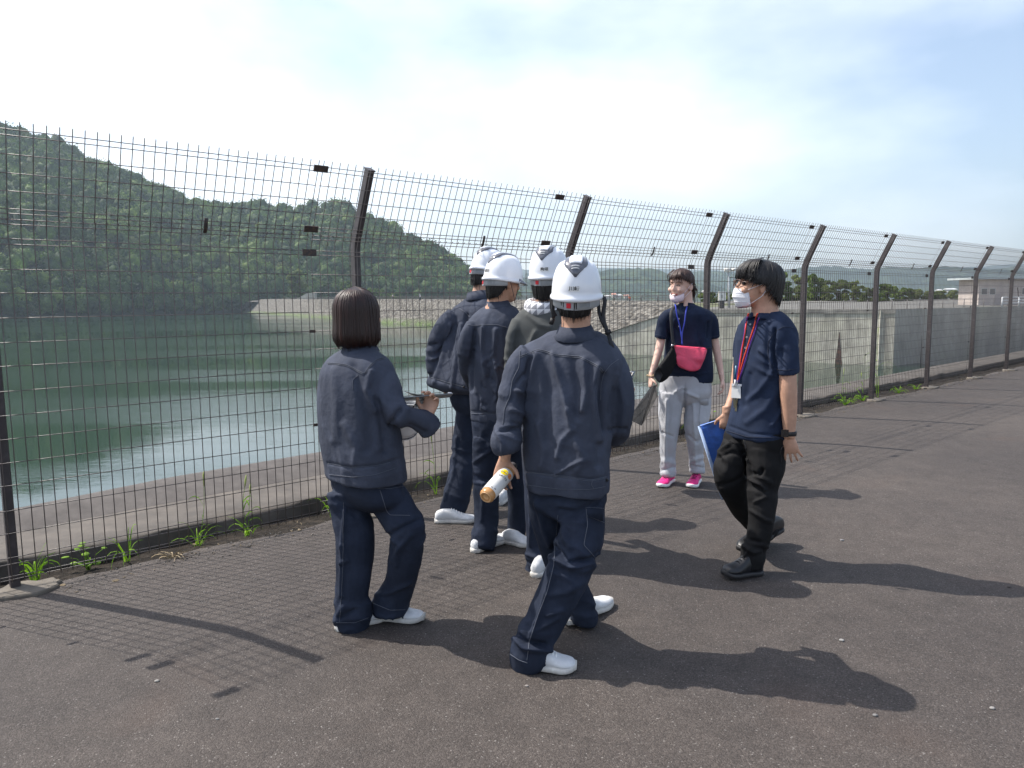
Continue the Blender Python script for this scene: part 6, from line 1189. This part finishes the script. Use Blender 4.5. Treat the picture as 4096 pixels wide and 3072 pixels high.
# ---------- man in glasses and mask
def walker():
    Y = 3.95; root = person(at(3010, 2290, 3.85), 'person in glasses, white mask and navy polo, walking left', 'guides in navy polo shirts')
    hc = at(3026, 1146, Y); R = frame(272, 4); k = 1.08
    sh = head_shapes(hc, R, k)+[limb([(3052, 1170, Y, 52), (3058, 1215, Y, 50), (3060, 1262, Y, 56)]), torso([(1300, 2990, 3140, Y), (1340, 2975, 3155, Y), (1500, 2965, 3115, Y), (1740, 2930, 3110, Y)], 238)]
    sh += [limb([(3135, 1335, 3.86, 34), (3150, 1440, 3.82, 33), (3151, 1500, 3.8, 34), (3153, 1560, 3.79, 34), (3156, 1620, 3.79, 32), (3157, 1670, 3.79, 29), (3157, 1715, 3.79, 24.5), (3158, 1750, 3.79, 23)])]
    sh += hand(at(3158, 1748, 3.79), np.array([.16, -.10, -1]), np.array([.5, .85, 0]), np.array([-1, .2, 0]), .30, .20, .95, .6)
    sh += [limb([(2985, 1330, 4.1, 30), (2960, 1450, 4.14, 27), (2940, 1560, 4.12, 22), (2916, 1630, 4.08, 18), (2905, 1656, 4.07, 16)])]+hand(at(2905, 1654, 4.07), np.array([-.05, -.1, -1]), np.array([.3, 1, 0]), np.array([-1, 0, 0]), 1.2, .04, .9, 1.2)
    sh += [limb([(3060, 1780, 3.88, 38), (3050, 2034, 3.8, 32), (3008, 2230, 3.76, 24)]), limb([(2960, 1780, 4.0, 36), (2935, 1930, 4.0, 32), (3075, 2130, 4.2, 24)])]
    body(sh, M['skin'], root, .0048, (hc, R, k, 0))
    P = lambda x, y, z: hc+R@np.array([x, y, z])*k
    for s in (-1, 1): mesh('eyebrow', tube(resample([P(s*.016, .090, .030), P(s*.034, .088, .037), P(s*.052, .074, .032)], 8), [[.004, .0025]]*8, 6), M['hair'], root); mesh('eye', ellipsoid(P(s*.032, .072, .010), (.012, .010, .007), R, 10, 8), M['ink'], root)
    hair('hair', hc, R, k, (.093, .109, .107), lambda q: float(np.interp(abs(q), [0, 30, 55, 68, 80, 92, 104, 120, 150, 180], [.036, .036, .026, .006, .008, .016, -.010, -.052, -.082, -.085])), 1150, M['hair'], root, 33, .0044, .22, top=(0, -.05))
    g = np.random.default_rng(8); L = []
    for i in range(120):
        a = rad(g.uniform(-75, 75)); s_, c_ = math.sin(a), math.cos(a); L.append(tube(resample([P(.03*s_, -.01, .138), P(.075*s_, .06*c_, .122), P(.096*s_, .100*c_, .080), P(.098*s_+g.normal()*.006, .108*c_-.004, .040+g.normal()*.008-.02*abs(s_))], 10), [[.0048*q, .0026*q] for q in np.linspace(1, .12, 10)], 6))
    mesh('fringe', join(L), M['hair'], root)
    gl = mesh('glasses', join([tube(resample([P(s*.012, .108, .008), P(s*.014, .106, .024), P(s*.036, .103, .026), P(s*.058, .096, .022), P(s*.056, .096, .002), P(s*.036, .103, -.006), P(s*.016, .106, -.002), P(s*.012, .108, .008)], 28), .0028, 6) for s in (-1, 1)]+[tube([P(s*.058, .096, .018), P(s*.080, .04, .014), P(s*.083, -.012, .006)], .0017, 6) for s in (-1, 1)]+[tube([P(-.012, .108, .014), P(0, .112, .016), P(.012, .108, .014)], .0016, 6)]), mat('tortoise_frame', (.07, .025, .012), .3, .6), root)
    # mask over the nose
    rr = []
    for a in np.linspace(-80, 80, 23):
        s_, c_ = math.sin(rad(a)), math.cos(rad(a))**1.5
        col = [P(.050*s_, .048+.058*c_, -.014-.016*(1-c_)), P(.056*s_, .046+.068*c_, -.034), P(.058*s_, .042+.070*c_, -.056), P(.056*s_, .038+.064*c_, -.080), P(.054*s_, .032+.060*c_, -.104+.014*(1-c_)), P(.048*s_, .028+.046*c_, -.112+.014*(1-c_))]
        inner = [P(.050*s_, .040+.050*c_, -.100+.014*(1-c_)), P(.054*s_, .036+.066*c_, -.060), P(.050*s_, .044+.054*c_, -.016)]; rr.append(np.array(col+inner))
    V, F = rings(rr); Q = ((V-hc)@R)/k; V = V+R[:, 1]*(.0025*np.sin(Q[:, 2]*420))[:, None]; mk = mesh('mask', (V, F), M['mask'], root)
    for z_, y_, o_ in ((-.036, .116, 0), (-.058, .114, 0), (-.080, .104, 0)):
        Lp = []
        for a in np.linspace(-66, 66, 15):
            q_ = P(.30*math.sin(rad(a)), .05+.30*math.cos(rad(a)), z_); mb = BVHTree.FromPolygons([tuple(x) for x in V], F); h3 = mb.ray_cast(Vector(q_), Vector(P(0, .03, z_)-q_).normalized())
            if h3[0] is not None: Lp.append(np.array(h3[0])+unit(q_-P(0, .03, z_))*.0005)
        if len(Lp) > 4: mesh('pleat', tube(np.array(Lp), [[.0022, .0012]]*len(Lp), 5), M['mask'], mk)
    for s in (-1, 1):
        mesh('ear_loop', tube(resample([P(s*.056, .055, -.020), P(s*.076, .025, -.004), P(s*.091, -.010, .014)], 10), [[.0032, .0016]]*10, 6), M['mask'], mk); mesh('ear_loop', tube(resample([P(s*.050, .040, -.090), P(s*.074, .010, -.062), P(s*.086, -.006, -.046), P(s*.092, -.020, -.022)], 10), [[.0032, .0016]]*10, 6), M['mask'], mk)
    J = [torso([(1248, 3018, 3118, Y), (1266, 2996, 3142, Y), (1290, 2974, 3160, Y), (1330, 2960, 3178, Y), (1390, 2950, 3176, Y), (1450, 2944, 3150, Y), (1520, 2940, 3134, Y), (1600, 2936, 3126, Y), (1680, 2920, 3128, Y), (1735, 2908, 3134, Y), (1752, 2912, 3132, Y)], 238, .62),
         limb([(3112, 1296, 3.88, 44), (3134, 1340, 3.86, 50), (3146, 1400, 3.83, 48), (3148, 1450, 3.81, 45), (3148, 1484, 3.80, 44), (3148, 1490, 3.80, 41)], flat=.95), limb([(2990, 1310, 4.08, 36), (2972, 1370, 4.14, 36), (2964, 1430, 4.16, 32)])]
    fo = [([(3075, 1300), (3068, 1380), (3075, 1460)], -.006, 9), ([(3100, 1320), (3092, 1400), (3100, 1470)], -.012, 7), ([(3040, 1400), (3080, 1430), (3090, 1480)], .008, 9), ([(3090, 1490), (3040, 1560), (2990, 1600)], .006, 12), ([(3110, 1560), (3060, 1640), (2990, 1690)], .005, 14), ([(3000, 1500), (2980, 1620)], -.005, 14), ([(2955, 1360), (2948, 1480)], .004, 9), ([(3120, 1640), (3090, 1700)], .006, 8), ([(3125, 1400), (3130, 1470)], -.005, 8), ([(2920, 1705), (3000, 1735), (3120, 1742)], -.003, 5)]
    o, bv = cloth('polo_shirt', J, M['polo2'], root, .0066, 2, .0035, True, [(3080, 1480, 3.85, .10, (.5, 0, 1), .003)], fo, 71, 238)
    seams(bv, [[(3172, 1312), (3130, 1308), (3092, 1335), (3074, 1370), (3070, 1410), (3080, 1450), (3096, 1488)], [(2985, 1320), (2978, 1400), (2974, 1412)], [(3006, 1330), (2996, 1400), (2990, 1418), (2974, 1412)], [(3100, 1478), (3145, 1482), (3189, 1474)], [(2906, 1722), (2990, 1748), (3120, 1752)]], o, mat('navy_seam2', (.012, .018, .038), .8), .0016)
    for v, u in ((1349, 2988), (1298, 3002), (1392, 2983)):
        q = drape(bv, [(u, v), (u+2, v)], .001, 1)
        if len(q): disc_on(q[0], EYEP-q[0], .0058, .002, M['band'], o)
    bvshirt = bv; neckband('collar', at(3062, 1270, Y+.005), frame(238, 16), [(.060, -.012), (.057, .036), (.062, .046), (.100, -.022), (.095, -.030)], .98, M['polo2'], o, gap=12)
    T = [torso([(1715, 2918, 3130, Y), (1765, 2902, 3134, Y), (1805, 2918, 3126, Y), (1840, 2950, 3095, Y), (1870, 2990, 3045, Y)], 238, .56),
         limb([(3064, 1800, 3.88, 72), (3066, 1860, 3.86, 68), (3056, 1937, 3.84, 57), (3050, 2034, 3.8, 50), (3038, 2130, 3.78, 46), (3016, 2200, 3.77, 46), (3004, 2250, 3.76, 47), (3002, 2268, 3.76, 44)], flat=1.1),
         limb([(2962, 1790, 4.0, 68), (2934, 1850, 4.0, 66), (2924, 1910, 3.99, 60), (2944, 1965, 4.03, 53), (2985, 2030, 4.12, 54), (3040, 2100, 4.2, 48), (3074, 2138, 4.22, 46)], flat=1.1)]
    fo = [([(2945, 1750), (2968, 1800), (2988, 1850), (2996, 1900)], -.020, 10), ([(2880, 1800), (2930, 1770), (2960, 1775)], .007, 7), ([(2870, 1830), (2930, 1810), (2970, 1820)], -.006, 7), ([(3000, 1890), (3040, 1900), (3050, 1880)], -.012, 7), ([(2995, 1915), (3040, 1940), (3060, 1960)], .010, 7), ([(3030, 1900), (3080, 1930)], .006, 8), ([(3060, 1990), (3020, 2010)], .006, 7), ([(3000, 2040), (3060, 2080), (3080, 2085)], .006, 8), ([(2998, 1860), (2996, 1950)], -.010, 7), ([(2975, 2180), (3010, 2210), (3045, 2205)], .010, 7), ([(2975, 2235), (3005, 2195)], .007, 6), ([(3000, 2160), (3040, 2170)], -.008, 7), ([(2880, 1940), (2930, 1930), (2980, 1900)], -.006, 9)]
    o, bv = cloth('trousers', T, M['black_trousers'], root, .0068, 2, .003, False, [(3040, 1925, 3.8, .11, (.3, 0, 1), .008), (3010, 2200, 3.74, .08, (.3, 0, 1), .007), (2925, 1840, 3.95, .12, (.5, 0, 1), .005)], fo, 72, 238)
    seams(bv, [[(3140, 1770), (3120, 1800), (3124, 1850)], [(2990, 1850), (2985, 1790), (2975, 1760)]], o, M['black_shoe'], .002)
    h_, t_ = gnd(3042, 2296), gnd(2893, 2316)+[0, 0, .012]; shoe(h_, t_, M['black_shoe'], root, .108, .115, sole_m=M['dark_sole'], lace=M['ink'], boot=.12)
    shoe(at(3122, 2118, 4.26), at(2956, 2208, 4.02), M['black_shoe'], root, .104, .11, up=(.25, 0, 1), sole_m=M['dark_sole'], lace=M['ink'], boot=.1)
    w = at(3157, 1733, 3.79); tq = np.linspace(0, 2*math.pi, 22, endpoint=False); wa = mesh('watch', rings([np.array([w+frame(0)@np.array([(.0345+e)*math.cos(a), (.030+e)*math.sin(a), z]) for a in tq]) for z, e in ((-.012, 0), (-.011, .003), (.011, .003), (.012, 0))]), M['ink'], root)
    mesh('watch_face', boxm(at(3140, 1733, 3.745), (.018, .006, .019), frame(28)), mat('watch_glass', (.01, .01, .012), .06, .8), wa, smooth=False)
    rebase(root); return bvshirt
bvw = walker()
def man_things():
    red = mat('red_cord', (.72, .06, .025), .6); vi = mat('violet_cord', (.13, .03, .30), .6)
    fr = lambda L: L
    root = lanyard((2960, 1450, 3.72), 'red and violet lanyard with white badge and keys worn by the man in glasses', [], red)
    for L, m_, o_ in (([(2992, 1262), (2984, 1320), (2970, 1400), (2960, 1470), (2952, 1530)], red, 0), ([(3028, 1262), (3018, 1310), (2998, 1370), (2976, 1440), (2952, 1530)], red, 0), ([(2988, 1276), (2980, 1340), (2966, 1410), (2954, 1480), (2948, 1530)], vi, 1), ([(3034, 1280), (3024, 1320), (3002, 1380), (2982, 1450), (2956, 1530)], vi, 1)):
        q = drape(bvw, L, .004+.001*o_, 14); q = q[1:] if len(q) > 6 else q
        top_ = at(L[0][0]+2, L[0][1]-8, 3.82); 
        if len(q) > 4: q2 = q.copy(); q2[1:-1] = (q[:-2]+q[1:-1]*2+q[2:])/4; mesh('cord', tube(resample(np.vstack([top_, q2]), 40), [[.0042-.001*o_, .0018]]*40, 6), m_, root)
    q = drape(bvw, [(2948, 1530), (2950, 1534)], .006, 1)
    Yb = (q[0][1] if len(q) else 3.75)-.015
    Rb = frame(35, -2, 0); c = at(2949, 1566, Yb)
    mesh('badge', boxm(c, (.031, .0016, .036), Rb), M['label_white'], root, smooth=False); mesh('badge_sleeve', boxm(at(2949, 1540, Yb-.001), (.030, .0022, .006), Rb), M['mask'], root, smooth=False)
    mesh('badge_clip', tube([at(2950, 1520, Yb), at(2949, 1540, Yb)], .004, 6), M['steel'], root)
    for i, (u, v, l) in enumerate(((2938, 1612, .032), (2944, 1622, .040), (2948, 1608, .030))): mesh('key', boxm(at(u, v, Yb+.004*i), (.006, .0012, l*.8), frame(30+20*i, 0, 6-5*i)), mat('brass_key', (.30, .28, .20), .35, metal=.8), root, smooth=False)
    mesh('pen', tube([at(2945, 1462, Yb), at(2941, 1518, Yb-.002)], .0055, 8), mat('teal_pen', (.02, .12, .22), .3), root); mesh('pen_tip', tube([at(2941, 1518, Yb-.002), at(2939, 1548, Yb-.002)], .005, 8), M['label_white'], root); rebase(root)
    root = empty('document_bag', at(2890, 1800, 4.15), 'flat translucent blue document bag hanging from the hand of the man in glasses', 'bag')
    A = [(2799, 1702, 4.20), (2905, 1668, 4.10), (3004, 1893, 4.16), (2996, 1925, 4.18), (2893, 1996, 4.26), (2876, 1997, 4.28)]; P_ = np.array([at(*p) for p in A]); nrm = unit(np.cross(P_[1]-P_[0], P_[4]-P_[0])); nrm = nrm if nrm[1] < 0 else -nrm
    G = lambda s, t: (P_[0]*(1-s)+P_[1]*s)*(1-t)+(P_[4]*(1-s)+P_[2]*s)*t
    n_, m_ = 16, 16; pts = np.array([G(s, t) for t in np.linspace(0, 1, m_) for s in np.linspace(0, 1, n_)]); wv = (.006*fbm(pts*11, 3, 4))[:, None]
    V = np.vstack([pts+nrm*(.006+wv), pts-nrm*(.006-wv)]); k = n_*m_; F = []
    for i in range(m_-1):
        for j in range(n_-1): q = i*n_+j; F += [(q, q+1, q+n_+1, q+n_), (k+q, k+q+n_, k+q+n_+1, k+q+1)]
    for j in range(n_-1): F += [(j, k+j, k+j+1, j+1), ((m_-1)*n_+j, (m_-1)*n_+j+1, k+(m_-1)*n_+j+1, k+(m_-1)*n_+j)]
    for i in range(m_-1): F += [(i*n_, (i+1)*n_, k+(i+1)*n_, k+i*n_), (i*n_+n_-1, k+i*n_+n_-1, k+(i+1)*n_+n_-1, (i+1)*n_+n_-1)]
    mesh('bag_body', (V, F), mat('blue_plastic_film', (.055, .17, .60), .28, .6, var=.25, vscale=9, bump=.5, bscale=14, bdist=.01), root)
    lt = mat('pale_blue_hem', (.42, .55, .80), .35); E_ = G(0, 0), G(0, .5), G(0, 1); mesh('side_hem', tube(np.array(E_)+nrm*.009, [[.010, .002]]*3, 6, P_[1]-P_[0]), lt, root); mesh('top_hem', tube(np.array([G(0, 0), G(.5, 0), G(.95, 0)])+nrm*.009, [[.005, .002]]*3, 6), lt, root)
    mesh('handle', tube(resample([G(.80, .02)+nrm*.012, G(.76, .10)+nrm*.012, G(.86, .16)+nrm*.012, G(.97, .12)+nrm*.012], 14), .0055, 8), M['strap'], root); rebase(root)
man_things()
# ---------- tiny worker far away on the embankment
def far_worker(u, v0, v1, Y, label, vest):
    root = person(at(u, v0, Y), label, 'distant workers on the embankment'); root.location = tuple(at(u, v0, Y)); b = at(u, v0, Y); h = at(u, v1, Y)[2]-b[2]
    Q = lambda x, y, z: b+np.array([x, y, z])*h
    sk = [ellipsoid(Q(0, 0, .93), np.array([.05, .06, .07])*h, None, 12, 8), tube([Q(0, 0, .80), Q(0, 0, .90)], .03*h, 8), tube([Q(0, 0, .48), Q(0, 0, .80)], [[.08*h, .06*h], [.11*h, .07*h]], 10, np.array([1, 0, 0]))]
    for s in (-1, 1): sk += [tube([Q(s*.05, 0, .5), Q(s*.06, 0, .26), Q(s*.06, .0, .02)], [.055*h, .04*h, .03*h], 8), tube([Q(s*.12, 0, .79), Q(s*.16, -.02, .62), Q(s*.12, -.08, .50)], [.035*h, .028*h, .02*h], 8)]
    V, F, N = remesh(join(sk), .03*h, 1); mesh('body', (V, F), M['skin'], root)
    mesh('vest', tube([Q(0, 0, .46), Q(0, 0, .62), Q(0, 0, .82)], np.array([[.11, .085], [.115, .09], [.13, .085]])*h, 12, np.array([1, 0, 0])), vest, root)
    mesh('trousers', join([tube([Q(s*.05, 0, .52), Q(s*.06, 0, .26), Q(s*.06, .0, .03)], np.array([.075, .06, .05])*h, 8) for s in (-1, 1)]), M['trousers'], root)
    mesh('helmet', ellipsoid(Q(0, 0, .965), np.array([.075, .085, .06])*h, None, 14, 8), M['helmet'], root); rebase(root)
far_worker(2518, 1213, 1180, 145, 'tiny distant worker in orange red vest and white helmet by the embankment rail', mat('orange_vest', (.75, .10, .03), .6))
far_worker(1680, 1201, 1176, 262, 'tiny distant worker with white helmet beside the embankment rail, right one of two', mat('white_vest', (.6, .6, .6), .7))
far_worker(1572, 1200, 1176, 300, 'tiny distant worker with white helmet at the left end of the embankment rail', mat('grey_vest', (.5, .5, .5), .7))
